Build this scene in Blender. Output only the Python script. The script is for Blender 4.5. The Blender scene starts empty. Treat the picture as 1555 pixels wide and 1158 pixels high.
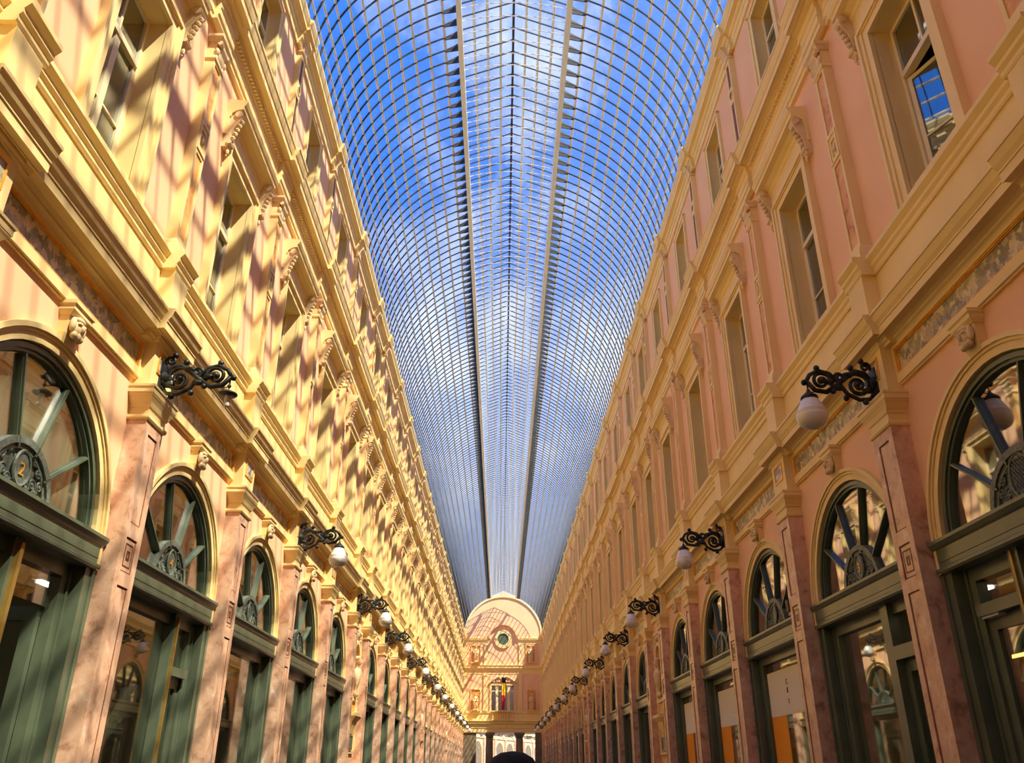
import bpy, math, random
from mathutils import Matrix, Vector
random.seed(7)
PI = math.pi
sc = bpy.context.scene
COL = sc.collection

# ------------------------------------------------------------------ camera, sky, sun, exposure
F_PX, PITCH, YAW, ROLL = 1249.75, 0.4418, 0.0113, 0.0035
CAM = Vector((-0.174, 0.0, 1.62))
fw = Vector((math.sin(YAW) * math.cos(PITCH), math.cos(YAW) * math.cos(PITCH), math.sin(PITCH)))
rt = Vector((math.cos(YAW), -math.sin(YAW), 0))
up = rt.cross(fw)
r2 = rt * math.cos(ROLL) + up * math.sin(ROLL)
u2 = -rt * math.sin(ROLL) + up * math.cos(ROLL)
cd = bpy.data.cameras.new('camera'); cam = bpy.data.objects.new('camera', cd); COL.objects.link(cam)
cd.sensor_width = 36; cd.lens = F_PX / 1555 * 36; cd.clip_end = 600; cd.clip_start = 0.05
cam.matrix_world = Matrix(((r2.x, u2.x, -fw.x, CAM.x), (r2.y, u2.y, -fw.y, CAM.y), (r2.z, u2.z, -fw.z, CAM.z), (0, 0, 0, 1)))
sc.camera = cam
vs = sc.view_settings
vs.view_transform = 'Standard'; vs.look = 'None'; vs.gamma = 1; vs.use_curve_mapping = False
vs.exposure = 0.70
SUN_DIR = Vector((-0.58, 0.42, -1.0)).normalized()
sd = bpy.data.lights.new('sun', 'SUN'); sun = bpy.data.objects.new('sun', sd); COL.objects.link(sun)
sd.energy = 6.5; sd.angle = math.radians(0.53); sd.color = (1.0, 0.90, 0.67)
sun.rotation_euler = SUN_DIR.to_track_quat('-Z', 'Y').to_euler(); sun.location = (10, -10, 40)
sc.cycles.use_denoising = True
sc.cycles.max_bounces = 10; sc.cycles.diffuse_bounces = 8; sc.cycles.glossy_bounces = 4
sc.cycles.transparent_max_bounces = 24
sc.cycles.caustics_reflective = False; sc.cycles.caustics_refractive = False

W = bpy.data.worlds.new('sky'); sc.world = W; W.use_nodes = True
nt = W.node_tree; nt.nodes.clear()
def wn(t): return nt.nodes.new(t)
tc = wn('ShaderNodeTexCoord'); sep = wn('ShaderNodeSeparateXYZ'); nt.links.new(tc.outputs['Generated'], sep.inputs[0])
ramp = wn('ShaderNodeValToRGB'); nt.links.new(sep.outputs['Z'], ramp.inputs[0])
ramp.color_ramp.elements[0].position = 0.12; ramp.color_ramp.elements[0].color = (0.44, 0.54, 0.74, 1)
ramp.color_ramp.elements[1].position = 0.62; ramp.color_ramp.elements[1].color = (0.03, 0.165, 0.66, 1)
n1 = wn('ShaderNodeTexNoise'); n1.inputs['Scale'].default_value = 2.6; n1.inputs['Detail'].default_value = 7; n1.inputs['Roughness'].default_value = 0.62
mp = wn('ShaderNodeMapping'); mp.inputs['Scale'].default_value = (1, 0.6, 1.0); mp.inputs['Location'].default_value = (3.1, 1.4, 2.2)
nt.links.new(tc.outputs['Generated'], mp.inputs[0]); nt.links.new(mp.outputs[0], n1.inputs['Vector'])
cr = wn('ShaderNodeValToRGB'); nt.links.new(n1.outputs[0], cr.inputs[0])
cr.color_ramp.elements[0].position = 0.56; cr.color_ramp.elements[0].color = (0, 0, 0, 1)
cr.color_ramp.elements[1].position = 0.92; cr.color_ramp.elements[1].color = (0.85, 0.85, 0.85, 1)
bd = wn('ShaderNodeVectorMath'); bd.operation = 'DOT_PRODUCT'; bd.inputs[1].default_value = Vector((0.13, 0.84, 0.53)).normalized(); nt.links.new(tc.outputs['Generated'], bd.inputs[0])
bm_ = wn('ShaderNodeMapRange'); bm_.inputs[1].default_value = 0.93; bm_.inputs[2].default_value = 0.999; bm_.inputs[3].default_value = 0.0; bm_.inputs[4].default_value = 0.16; nt.links.new(bd.outputs['Value'], bm_.inputs[0])
na = wn('ShaderNodeMath'); na.operation = 'ADD'; nt.links.new(n1.outputs[0], na.inputs[0]); nt.links.new(bm_.outputs[0], na.inputs[1]); nt.links.new(na.outputs[0], cr.inputs[0])
mx = wn('ShaderNodeMixRGB'); nt.links.new(cr.outputs[0], mx.inputs[0]); nt.links.new(ramp.outputs[0], mx.inputs[1])
mx.inputs[2].default_value = (1.55, 1.5, 1.4, 1)
bg = wn('ShaderNodeBackground'); bg.inputs['Strength'].default_value = 1.0; nt.links.new(mx.outputs[0], bg.inputs[0])
wo = wn('ShaderNodeOutputWorld'); nt.links.new(bg.outputs[0], wo.inputs[0])

# ------------------------------------------------------------------ materials
MATS = {}
def newmat(name):
    m = bpy.data.materials.new(name); m.use_nodes = True; MATS[name] = m
    return m, m.node_tree, m.node_tree.nodes['Principled BSDF']
def mat(name, c1, c2=None, scale=3.0, rough=0.6, metal=0.0, bump=0.0, lo=0.35, hi=0.65, detail=5, stretch=(1, 1, 1), spec=0.35, coat=0.0):
    m, t, b = newmat(name)
    b.inputs['Roughness'].default_value = rough; b.inputs['Metallic'].default_value = metal
    b.inputs['Specular IOR Level'].default_value = spec
    if coat: b.inputs['Coat Weight'].default_value = coat; b.inputs['Coat Roughness'].default_value = 0.15
    if c2 is None: c2 = tuple(x * 0.86 for x in c1)
    tc = t.nodes.new('ShaderNodeTexCoord'); mp = t.nodes.new('ShaderNodeMapping'); mp.inputs['Scale'].default_value = stretch
    g = t.nodes.new('ShaderNodeNewGeometry')
    t.links.new(g.outputs['Position'], mp.inputs[0])
    n = t.nodes.new('ShaderNodeTexNoise'); n.inputs['Scale'].default_value = scale; n.inputs['Detail'].default_value = detail
    t.links.new(mp.outputs[0], n.inputs['Vector'])
    r = t.nodes.new('ShaderNodeValToRGB'); t.links.new(n.outputs[0], r.inputs[0])
    r.color_ramp.elements[0].position = lo; r.color_ramp.elements[0].color = (*c1, 1)
    r.color_ramp.elements[1].position = hi; r.color_ramp.elements[1].color = (*c2, 1)
    t.links.new(r.outputs[0], b.inputs['Base Color'])
    if bump:
        bp = t.nodes.new('ShaderNodeBump'); bp.inputs['Strength'].default_value = bump; bp.inputs['Distance'].default_value = 0.02
        t.links.new(n.outputs[0], bp.inputs['Height']); t.links.new(bp.outputs[0], b.inputs['Normal'])
    return m
mat('pink', (0.90, 0.57, 0.345), (0.86, 0.525, 0.31), 1.3, 0.75, bump=0.03)
mat('cream', (0.88, 0.695, 0.335), (0.83, 0.64, 0.29), 1.7, 0.6, bump=0.03)
mat('window_cream', (0.86, 0.76, 0.50), (0.80, 0.69, 0.43), 2.0, 0.45)
mat('green', (0.085, 0.115, 0.075), (0.11, 0.14, 0.09), 4.0, 0.4, spec=0.5, coat=0.35)
mat('iron', (0.012, 0.013, 0.014), (0.05, 0.055, 0.05), 14.0, 0.45, metal=0.3)
mat('boss_iron', (0.10, 0.13, 0.115), (0.20, 0.22, 0.18), 25.0, 0.45)
mat('gold', (0.95, 0.52, 0.07), (0.85, 0.36, 0.03), 9.0, 0.35, metal=0.35)
mat('brass', (0.45, 0.29, 0.08), (0.34, 0.21, 0.05), 9.0, 0.4, metal=0.5)
mat('roof_paint', (0.84, 0.86, 0.84), (0.76, 0.78, 0.75), 5.0, 0.5)
mat('rib_iron', (0.03, 0.032, 0.036), (0.06, 0.06, 0.058), 5.0, 0.5)
mat('room', (0.40, 0.36, 0.25), (0.34, 0.30, 0.20), 1.0, 0.8)
mat('floor', (0.22, 0.18, 0.14), (0.14, 0.12, 0.09), 2.0, 0.3, coat=0.2)
mat('blind', (0.42, 0.30, 0.12), (0.36, 0.25, 0.10), 2.0, 0.8)
mat('banner', (0.85, 0.80, 0.70), (0.82, 0.76, 0.66), 1.0, 0.8)
mat('blind_white', (0.80, 0.80, 0.62), (0.74, 0.73, 0.55), 1.5, 0.8)
mat('orange', (0.92, 0.36, 0.02), (0.82, 0.29, 0.015), 1.0, 0.7)
mat('ink', (0.16, 0.13, 0.10), None, 1.0, 0.8)
mat('stone', (0.82, 0.65, 0.38), (0.68, 0.51, 0.29), 9.0, 0.7, bump=0.2)
mat('stone_dark', (0.26, 0.20, 0.13), (0.18, 0.14, 0.09), 4.0, 0.6)
mat('opal', (0.86, 0.84, 0.79), (0.78, 0.76, 0.72), 3.0, 0.22, coat=0.3)
mat('shell_white', (0.78, 0.77, 0.73), None, 3.0, 0.5)
mat('flag_black', (0.015, 0.015, 0.015), None, 3, 0.8); mat('flag_yellow', (0.85, 0.55, 0.02), None, 3, 0.8); mat('flag_red', (0.62, 0.03, 0.03), None, 3, 0.8)
mat('hat_felt', (0.012, 0.016, 0.024), (0.02, 0.026, 0.036), 30, 0.9)
mat('hat_band', (0.05, 0.09, 0.13), (0.04, 0.07, 0.10), 12, 0.8)
mat('coat_navy', (0.02, 0.028, 0.05), (0.03, 0.04, 0.06), 12, 0.9)
mat('coat_brown', (0.10, 0.06, 0.04), None, 12, 0.9)
mat('trouser', (0.03, 0.03, 0.035), None, 12, 0.9)
mat('skin', (0.62, 0.36, 0.25), (0.58, 0.32, 0.22), 8, 0.55)
mat('hair_brown', (0.10, 0.055, 0.03), None, 20, 0.7)
mat('shelf_wood', (0.22, 0.12, 0.05), (0.15, 0.08, 0.03), 6, 0.5, stretch=(1, 8, 1))
mat('bottle_green', (0.05, 0.16, 0.07), None, 6, 0.2)
mat('bottle_amber', (0.45, 0.20, 0.03), None, 6, 0.2)
mat('sheet_teal', (0.20, 0.34, 0.27), (0.16, 0.29, 0.23), 2, 0.5)  # teal of a reflection put into a flat colour
mat('inlay_red', (0.16, 0.045, 0.022), (0.22, 0.07, 0.035), 20, 0.5)

def marble(name, stops, scale, dist, rough=0.35, vor=0.0, coat=0.2):
    m, t, b = newmat(name)
    b.inputs['Roughness'].default_value = rough; b.inputs['Coat Weight'].default_value = coat
    g = t.nodes.new('ShaderNodeNewGeometry')
    n = t.nodes.new('ShaderNodeTexNoise'); n.inputs['Scale'].default_value = scale; n.inputs['Detail'].default_value = 8
    n.inputs['Roughness'].default_value = 0.68; n.inputs['Distortion'].default_value = dist
    t.links.new(g.outputs['Position'], n.inputs['Vector'])
    src = n.outputs[0]
    if vor:
        v = t.nodes.new('ShaderNodeTexVoronoi'); v.inputs['Scale'].default_value = vor
        ad = t.nodes.new('ShaderNodeVectorMath'); ad.operation = 'MULTIPLY_ADD'
        ad.inputs[1].default_value = (0.22, 0.22, 0.22)
        t.links.new(n.outputs['Color'], ad.inputs[0]); t.links.new(g.outputs['Position'], ad.inputs[2]); t.links.new(ad.outputs[0], v.inputs['Vector'])
        sx = t.nodes.new('ShaderNodeSeparateXYZ'); t.links.new(v.outputs['Color'], sx.inputs[0])
        mm = t.nodes.new('ShaderNodeMath'); mm.operation = 'MULTIPLY_ADD'; mm.inputs[1].default_value = 0.75
        m2 = t.nodes.new('ShaderNodeMath'); m2.operation = 'MULTIPLY'; m2.inputs[1].default_value = 0.3; t.links.new(n.outputs[0], m2.inputs[0])
        t.links.new(sx.outputs[0], mm.inputs[0]); t.links.new(m2.outputs[0], mm.inputs[2]); src = mm.outputs[0]
    r = t.nodes.new('ShaderNodeValToRGB'); t.links.new(src, r.inputs[0])
    e = r.color_ramp.elements
    for i, (p, c) in enumerate(stops):
        if i < 2: e[i].position = p; e[i].color = (*c, 1)
        else:
            x = e.new(p); x.color = (*c, 1)
    t.links.new(r.outputs[0], b.inputs['Base Color'])
    return m
marble('marble_pink', [(0.30, (0.32, 0.16, 0.10)), (0.46, (0.66, 0.40, 0.27)), (0.58, (0.74, 0.48, 0.33)), (0.70, (0.86, 0.74, 0.62))], 5.5, 0.35, coat=0.08)
marble('marble_grey', [(0.12, (0.16, 0.15, 0.12)), (0.40, (0.30, 0.275, 0.20)), (0.58, (0.48, 0.41, 0.27)), (0.62, (0.36, 0.32, 0.22)), (0.72, (0.66, 0.57, 0.39)), (0.95, (0.72, 0.64, 0.46))], 9.0, 1.2, vor=13.0)
marble('marble_rust', [(0.30, (0.22, 0.08, 0.03)), (0.42, (0.72, 0.30, 0.05)), (0.58, (0.80, 0.44, 0.12)), (0.74, (0.68, 0.50, 0.34))], 6.0, 0.5, rough=0.5, coat=0.0)

def glass(name, tint, boost, ior, dirt=0.0, rough=0.02, dirtcol=(0.8, 0.8, 0.76)):
    m = bpy.data.materials.new(name); m.use_nodes = True; MATS[name] = m
    t = m.node_tree; t.nodes.clear()
    tr = t.nodes.new('ShaderNodeBsdfTransparent'); tr.inputs[0].default_value = (*tint, 1)
    gl = t.nodes.new('ShaderNodeBsdfGlossy'); gl.inputs['Roughness'].default_value = rough; gl.inputs[0].default_value = (0.95, 0.95, 0.95, 1)
    fr = t.nodes.new('ShaderNodeLayerWeight'); fr.inputs[0].default_value = 0.5        # Schlick reflectance, same from either face of the pane
    pw = t.nodes.new('ShaderNodeMath'); pw.operation = 'POWER'; pw.inputs[1].default_value = 5.0; t.links.new(fr.outputs['Facing'], pw.inputs[0])
    ad = t.nodes.new('ShaderNodeMath'); ad.operation = 'MULTIPLY_ADD'; ad.inputs[1].default_value = ior; ad.inputs[2].default_value = boost; ad.use_clamp = True
    t.links.new(pw.outputs[0], ad.inputs[0])
    mxs = t.nodes.new('ShaderNodeMixShader'); t.links.new(ad.outputs[0], mxs.inputs[0]); t.links.new(tr.outputs[0], mxs.inputs[1]); t.links.new(gl.outputs[0], mxs.inputs[2])
    last = mxs
    if dirt:
        tl = t.nodes.new('ShaderNodeBsdfTranslucent'); tl.inputs[0].default_value = (*dirtcol, 1)
        g = t.nodes.new('ShaderNodeNewGeometry'); n = t.nodes.new('ShaderNodeTexNoise'); n.inputs['Scale'].default_value = 0.5
        t.links.new(g.outputs['Position'], n.inputs['Vector'])
        ml = t.nodes.new('ShaderNodeMath'); ml.operation = 'MULTIPLY'; ml.inputs[1].default_value = dirt * 2; t.links.new(n.outputs[0], ml.inputs[0])
        m2 = t.nodes.new('ShaderNodeMixShader'); t.links.new(ml.outputs[0], m2.inputs[0]); t.links.new(last.outputs[0], m2.inputs[1]); t.links.new(tl.outputs[0], m2.inputs[2])
        last = m2
    o = t.nodes.new('ShaderNodeOutputMaterial'); t.links.new(last.outputs[0], o.inputs[0])
    return m
glass('roof_glass', (0.985, 0.99, 0.995), 0.01, 0.25, dirt=0.02)
glass('shop_glass', (0.88, 0.9, 0.86), 0.30, 0.6)
glass('sash_glass', (0.70, 0.8, 0.82), 0.28, 0.65, rough=0.015)
def emit(name, c, s):
    m, t, b = newmat(name); b.inputs['Base Color'].default_value = (*c, 1)
    b.inputs['Emission Color'].default_value = (*c, 1); b.inputs['Emission Strength'].default_value = s
emit('warm_lamp', (1.0, 0.42, 0.08), 6.0)
emit('tube_lamp', (1.0, 0.93, 0.75), 5.0)

# ------------------------------------------------------------------ mesh builder (local frame: x = -d out of the wall, y along it, z up)
class MB:
    def __init__(s): s.v = []; s.f = []; s.m = []; s.cur = 0; s.smooth = False
    def add(s, vs, fs):
        o = len(s.v); s.v += [tuple(v) for v in vs]
        for f in fs: s.f.append(tuple(i + o for i in f)); s.m.append(s.cur)
        return s
    def xbox(s, x0, x1, y0, y1, z0, z1):
        vs = [(x, y, z) for x in (x0, x1) for y in (y0, y1) for z in (z0, z1)]
        return s.add(vs, [(0, 1, 3, 2), (4, 6, 7, 5), (0, 4, 5, 1), (2, 3, 7, 6), (0, 2, 6, 4), (1, 5, 7, 3)])
    def box(s, d0, d1, y0, y1, z0, z1): return s.xbox(-d1, -d0, y0, y1, z0, z1)
    def prism(s, prof, y0, y1, caps=True):
        n = len(prof); vs = [(-d, y0, z) for d, z in prof] + [(-d, y1, z) for d, z in prof]
        fs = [(i, (i + 1) % n, n + (i + 1) % n, n + i) for i in range(n)]
        if caps: fs += [tuple(range(n))[::-1], tuple(range(n, 2 * n))]
        return s.add(vs, fs)
    def rings(s, rr, db=0.0, yc=0.0):
        vs = []
        for hw, d, z in rr: vs += [(-db, yc - hw, z), (-d, yc - hw, z), (-d, yc + hw, z), (-db, yc + hw, z)]
        fs = []
        for k in range(len(rr) - 1):
            a = 4 * k
            for i in range(4): fs.append((a + i, a + (i + 1) % 4, a + 4 + (i + 1) % 4, a + 4 + i))
        e = 4 * (len(rr) - 1); fs += [(3, 2, 1, 0), (e, e + 1, e + 2, e + 3)]
        return s.add(vs, fs)
    def band(s, R0, R1, a0, a1, n, d0, d1, yc=0.0, zc=0.0):
        vs = []
        for k in range(n + 1):
            a = a0 + (a1 - a0) * k / n; c, sn = math.cos(a), math.sin(a)
            for R, d in ((R0, d0), (R1, d0), (R1, d1), (R0, d1)): vs.append((-d, yc + R * c, zc + R * sn))
        fs = []
        for k in range(n):
            b = 4 * k
            for i in range(4): fs.append((b + i, b + (i + 1) % 4, b + 4 + (i + 1) % 4, b + 4 + i))
        fs += [(0, 1, 2, 3), tuple(4 * n + i for i in (3, 2, 1, 0))]
        return s.add(vs, fs)
    def disc(s, R, a0, a1, n, d0, d1, yc=0.0, zc=0.0, sy=1.0):
        vs = [(-d, yc, zc) for d in (d0, d1)]
        for k in range(n + 1):
            a = a0 + (a1 - a0) * k / n
            for d in (d0, d1): vs.append((-d, yc + R * sy * math.cos(a), zc + R * math.sin(a)))
        fs = []
        for k in range(n):
            a = 2 + 2 * k
            fs += [(1, a + 1, a + 3), (0, a + 2, a), (a, a + 2, a + 3, a + 1)]
        if abs(a1 - a0) < 2 * PI - 1e-3: fs += [(0, 2, 3, 1), (0, 1, 2 * n + 3, 2 * n + 2)]
        return s.add(vs, fs)
    def lathe(s, prof, n=16, c=(0, 0, 0), sx=1.0, sy=1.0):
        vs = []; fs = []
        for r, z in prof:
            for k in range(n):
                a = 2 * PI * k / n; vs.append((c[0] + sx * r * math.cos(a), c[1] + sy * r * math.sin(a), c[2] + z))
        for j in range(len(prof) - 1):
            for k in range(n):
                fs.append((j * n + k, j * n + (k + 1) % n, (j + 1) * n + (k + 1) % n, (j + 1) * n + k))
        fs += [tuple(range(n))[::-1], tuple((len(prof) - 1) * n + k for k in range(n))]
        return s.add(vs, fs)
    def ball(s, c, r, n=10, m=6, sx=1, sy=1, sz=1):
        prof = [(max(1e-4, r * math.sin(PI * j / m)), -sz * r * math.cos(PI * j / m)) for j in range(m + 1)]
        return s.lathe(prof, n, c, sx, sy)
    def tube(s, pts, r, n=6, r_end=None):
        pts = [Vector(p) for p in pts]; N = len(pts); vs = []; fs = []
        ref = Vector((0.0, 1.0, 0.0))
        t0 = (pts[1] - pts[0]).normalized()
        if abs(t0.dot(ref)) > 0.9: ref = Vector((1.0, 0, 0))
        for i, p in enumerate(pts):
            t = (pts[min(i + 1, N - 1)] - pts[max(i - 1, 0)]).normalized()
            a = (ref - t * ref.dot(t)).normalized(); b = t.cross(a); ref = a
            rr = r if r_end is None else r + (r_end - r) * i / (N - 1)
            for k in range(n):
                w = 2 * PI * k / n; vs.append(p + a * rr * math.cos(w) + b * rr * math.sin(w))
        for i in range(N - 1):
            for k in range(n): fs.append((i * n + k, i * n + (k + 1) % n, (i + 1) * n + (k + 1) % n, (i + 1) * n + k))
        fs += [tuple(range(n))[::-1], tuple((N - 1) * n + k for k in range(n))]
        return s.add(vs, fs)
    def spiral(s, yc, dc, zc, r0, r1, a0, turns, tr, n=22, te=None):       # scroll lying in the d-z plane
        pts = []
        for k in range(n + 1):
            q = k / n; a = a0 + 2 * PI * turns * q; r = r0 + (r1 - r0) * q ** 0.8
            pts.append((-(dc + r * math.cos(a)), yc, zc + r * math.sin(a)))
        return s.tube(pts, tr, 6, te)
    def vspiral(s, yc, d, zc, r0, r1, a0, turns, tr, n=14):                # scroll lying in the wall plane
        pts = []
        for k in range(n + 1):
            q = k / n; a = a0 + 2 * PI * turns * q; r = r0 + (r1 - r0) * q
            pts.append((-d, yc + r * math.cos(a), zc + r * math.sin(a)))
        return s.tube(pts, tr, 5)
    def mesh(s, name, mats):
        me = bpy.data.meshes.new(name); me.from_pydata(s.v, [], s.f); me.validate(verbose=False)
        for m in ([mats] if isinstance(mats, str) else mats): me.materials.append(MATS[m])
        if isinstance(mats, (list, tuple)) and len(mats) > 1: me.polygons.foreach_set('material_index', s.m[:len(me.polygons)])
        if s.smooth: me.polygons.foreach_set('use_smooth', [True] * len(me.polygons))
        me.update(); return me
def mk(name, mats, fn, smooth=False):
    b = MB(); b.smooth = smooth; fn(b); return b.mesh(name, mats)
def ob(name, me, parent=None, loc=(0, 0, 0), scale=None, rot=None):
    o = bpy.data.objects.new(name, me); COL.objects.link(o); o.parent = parent; o.location = loc
    if scale: o.scale = scale
    if rot: o.rotation_euler = rot
    return o
def struct(o, label=None, cat=None):
    o['kind'] = 'structure'
    if label: o['label'] = label; o['category'] = cat
    return o
def thing(o, label, cat, group=None):
    o['label'] = label; o['category'] = cat
    if group: o['group'] = group
    return o

# ------------------------------------------------------------------ layout along the gallery
B, NB = 3.332, 2.27
WID = [B, B, B, NB, B] + [B] * 4 + [NB] + [B] * 5 + [NB] + [B] * 5 + [NB] + [B] * 5 + [NB] + [B] * 2
PY = [8.0 - (3 * B + NB + B)]
for w in WID: PY.append(PY[-1] + w)
END_Y = PY[-1]; START_Y = PY[0]
BAYS = [((PY[i] + PY[i + 1]) / 2, PY[i + 1] - PY[i]) for i in range(len(WID))]
I1 = 5                                    # index of the pilaster that carries the nearest lamp in view
HB = B / 2
ZA, RA = 3.55, 1.29                       # arch centre height and radius

# ------------------------------------------------------------------ wall face (both sides share this mesh)
def wall_face(b):
    for yc, w in BAYS:
        h = w / 2
        def q(x, y0, y1, z0, z1): b.add([(x, y0, z0), (x, y1, z0), (x, y1, z1), (x, y0, z1)], [(0, 1, 2, 3)])
        if w > 3:
            for s in (-1, 1): q(4.0, *sorted((yc + s * RA, yc + s * h)), 0, 5.4)
            n = 20
            for k in range(n):
                a, c = PI * k / n, PI * (k + 1) / n
                p = [(yc + RA * math.cos(t), ZA + RA * math.sin(t)) for t in (a, c)]
                b.add([(4.0, p[0][0], p[0][1]), (4.0, p[1][0], p[1][1]), (4.0, p[1][0], 5.4), (4.0, p[0][0], 5.4)], [(0, 1, 2, 3)])
        else: q(4.0, yc - h, yc + h, 0, 5.4)
        for z0, z1, hw, a0, a1 in ((5.4, 10.8, 0.5, 6.95, 9.35), (10.8, 14.4, 0.42, 11.75, 13.35)):
            q(4.05, yc - h, yc - hw, z0, z1); q(4.05, yc + hw, yc + h, z0, z1)
            q(4.05, yc - hw, yc + hw, z0, a0); q(4.05, yc - hw, yc + hw, a1, z1)
        # rooms behind: floors, back wall, roof
    y0, y1 = START_Y, END_Y
    def hq(z, x0, x1): b.add([(x0, y0, z), (x1, y0, z), (x1, y1, z), (x0, y1, z)], [(0, 1, 2, 3)])
    b.cur = 1
    for z in (0.02, 5.35, 5.5, 10.55, 10.7): hq(z, 4.1 if z > 5 else 4.0, 7.6)
    b.add([(7.6, y0, 0), (7.6, y1, 0), (7.6, y1, 14.4), (7.6, y0, 14.4)], [(0, 1, 2, 3)])
    for y in (y0, y1): b.add([(4.1, y, 0), (7.6, y, 0), (7.6, y, 14.4), (4.1, y, 14.4)], [(0, 1, 2, 3)])
    hq(14.36, 3.95, 7.6)
    for i in range(4, len(PY) - 1, 2):
        y = PY[i]
        b.add([(4.06, y, 0), (7.6, y, 0), (7.6, y, 14.3), (4.06, y, 14.3)], [(0, 1, 2, 3)])
WALL_ME = mk('wall_face', ['pink', 'room'], wall_face)
walls = {}
for side, sx in (('right', 1), ('left', -1)):
    o = ob('wall_' + side, WALL_ME, None, (0, 0, 0), (sx, 1, 1)); struct(o); walls[side] = o

fl = MB(); fl.xbox(-4.3, 4.3, START_Y, END_Y + 40, -0.2, 0.0); struct(ob('floor', fl.mesh('floor', 'floor')))

# ------------------------------------------------------------------ part meshes
def recess_panel(b, d, rec, y0, y1, z0, z1, rects):
    """front face at depth d with rectangular recessed panels stacked in z (rects = [(ya,yb,za,zb)] sorted)"""
    X = -d; Xr = -(d - rec); z = z0
    def q(x, ya, yb, za, zb): b.add([(x, ya, za), (x, yb, za), (x, yb, zb), (x, ya, zb)], [(0, 1, 2, 3)])
    for ya, yb, za, zb in rects:
        q(X, y0, y1, z, za); q(X, y0, ya, za, zb); q(X, yb, y1, za, zb); q(Xr, ya, yb, za, zb)
        b.add([(X, ya, za), (X, yb, za), (X, yb, zb), (X, ya, zb), (Xr, ya, za), (Xr, yb, za), (Xr, yb, zb), (Xr, ya, zb)],
              [(0, 1, 5, 4), (1, 2, 6, 5), (2, 3, 7, 6), (3, 0, 4, 7)])
        z = zb
    q(X, y0, y1, z, z1)
def frame(b, d0, d1, y0, y1, z0, z1, t):
    b.box(d0, d1, y0, y0 + t, z0, z1); b.box(d0, d1, y1 - t, y1, z0, z1)
    b.box(d0, d1, y0 + t, y1 - t, z0, z0 + t); b.box(d0, d1, y0 + t, y1 - t, z1 - t, z1)

P_RECTS = [(-0.12, 0.12, 0.75, 3.20), (-0.12, 0.12, 3.33, 3.66), (-0.12, 0.12, 3.80, 4.72)]
def f_pil(b):
    d, hw = 0.20, 0.215
    recess_panel(b, d, 0.012, -hw, hw, 0.5, 4.86, P_RECTS)
    for s in (-1, 1): b.add([(0, s * hw, 0.5), (-d, s * hw, 0.5), (-d, s * hw, 4.86), (0, s * hw, 4.86)], [(0, 1, 2, 3)])
    b.rings([(0.25, 0.24, 0), (0.25, 0.24, 0.42), (0.215, 0.20, 0.52)])
def f_pil_inlay(b):
    for y0, y1, z0, z1 in P_RECTS: frame(b, 0.186, 0.1905, y0 + 0.001, y1 - 0.001, z0 + 0.001, z1 - 0.001, 0.014)
    frame(b, 0.186, 0.191, -0.085, 0.085, 3.385, 3.605, 0.012)
    frame(b, 0.186, 0.191, -0.035, 0.035, 3.45, 3.54, 0.022)
def f_cap(b):
    b.rings([(0.235, 0.215, 4.84), (0.245, 0.225, 4.86), (0.245, 0.225, 4.885), (0.22, 0.203, 4.90), (0.22, 0.203, 4.97),
             (0.235, 0.215, 4.98), (0.24, 0.22, 5.00), (0.265, 0.225, 5.03), (0.295, 0.24, 5.07), (0.315, 0.25, 5.09), (0.315, 0.25, 5.10),
             (0.33, 0.255, 5.105), (0.33, 0.255, 5.155), (0.34, 0.265, 5.165), (0.34, 0.265, 5.19)])
def f_fblock(b):
    b.rings([(0.27, 0.17, 5.19), (0.27, 0.17, 5.70), (0.285, 0.185, 5.715), (0.285, 0.185, 5.735), (0.30, 0.20, 5.75), (0.30, 0.20, 5.79)])
def f_fblock_frame(b): frame(b, 0.165, 0.182, -0.17, 0.17, 5.40, 5.65, 0.022)
def f_fblock_panel(b): b.box(0.16, 0.174, -0.148, 0.148, 5.422, 5.628)
def f_arch_band(h):
    def f(b):
        b.prism([(-.1, 5.27), (0.03, 5.27), (0.03, 5.285), (0.05, 5.29), (0.05, 5.385), (-.1, 5.385)], -h, h)
        b.box(-.1, 0.05, -h, h, 5.665, 5.70)
        b.box(-.1, 0.05, -h, -h + 0.06, 5.385, 5.665); b.box(-.1, 0.05, h - 0.06, h, 5.385, 5.665)
    return f
def f_frieze(h): return lambda b: b.box(-.05, 0.02, -h + 0.085, h - 0.085, 5.41, 5.64)
def f_frieze_gold(h):
    def f(b):
        frame(b, -.02, 0.043, -h + 0.062, h - 0.062, 5.387, 5.663, 0.014)
        frame(b, -.02, 0.032, -h + 0.074, h - 0.074, 5.399, 5.651, 0.014)
    return f
def corn1(o): return [(-.1, 5.70), (0.05 + o, 5.70), (0.06 + o, 5.72), (0.085 + o, 5.735), (0.085 + o, 5.755), (0.12 + o, 5.785), (0.21 + o, 5.79),
                      (0.21 + o, 5.775), (0.22 + o, 5.775), (0.22 + o, 5.86), (0.23 + o, 5.865), (0.23 + o, 5.88), (0.255 + o, 5.92), (0.28 + o, 5.985), (0.29 + o, 5.99), (0.29 + o, 6.02), (0.02, 6.06), (-.1, 6.06)]
def f_corn1(h): return lambda b: b.prism(corn1(0), -h, h)
def f_corn1b(b): b.prism(corn1(0.075), -0.43, 0.43)
def f_blocking(h): return lambda b: b.prism([(-.1, 6.04), (0.03, 6.04), (0.03, 6.10), (0.0, 6.12), (0.0, 6.70), (-.1, 6.70)], -h, h)
def f_ped(b):
    b.rings([(0.21, 0.185, 6.03), (0.21, 0.185, 6.10), (0.19, 0.165, 6.12), (0.19, 0.165, 6.70)], -.04)
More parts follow.
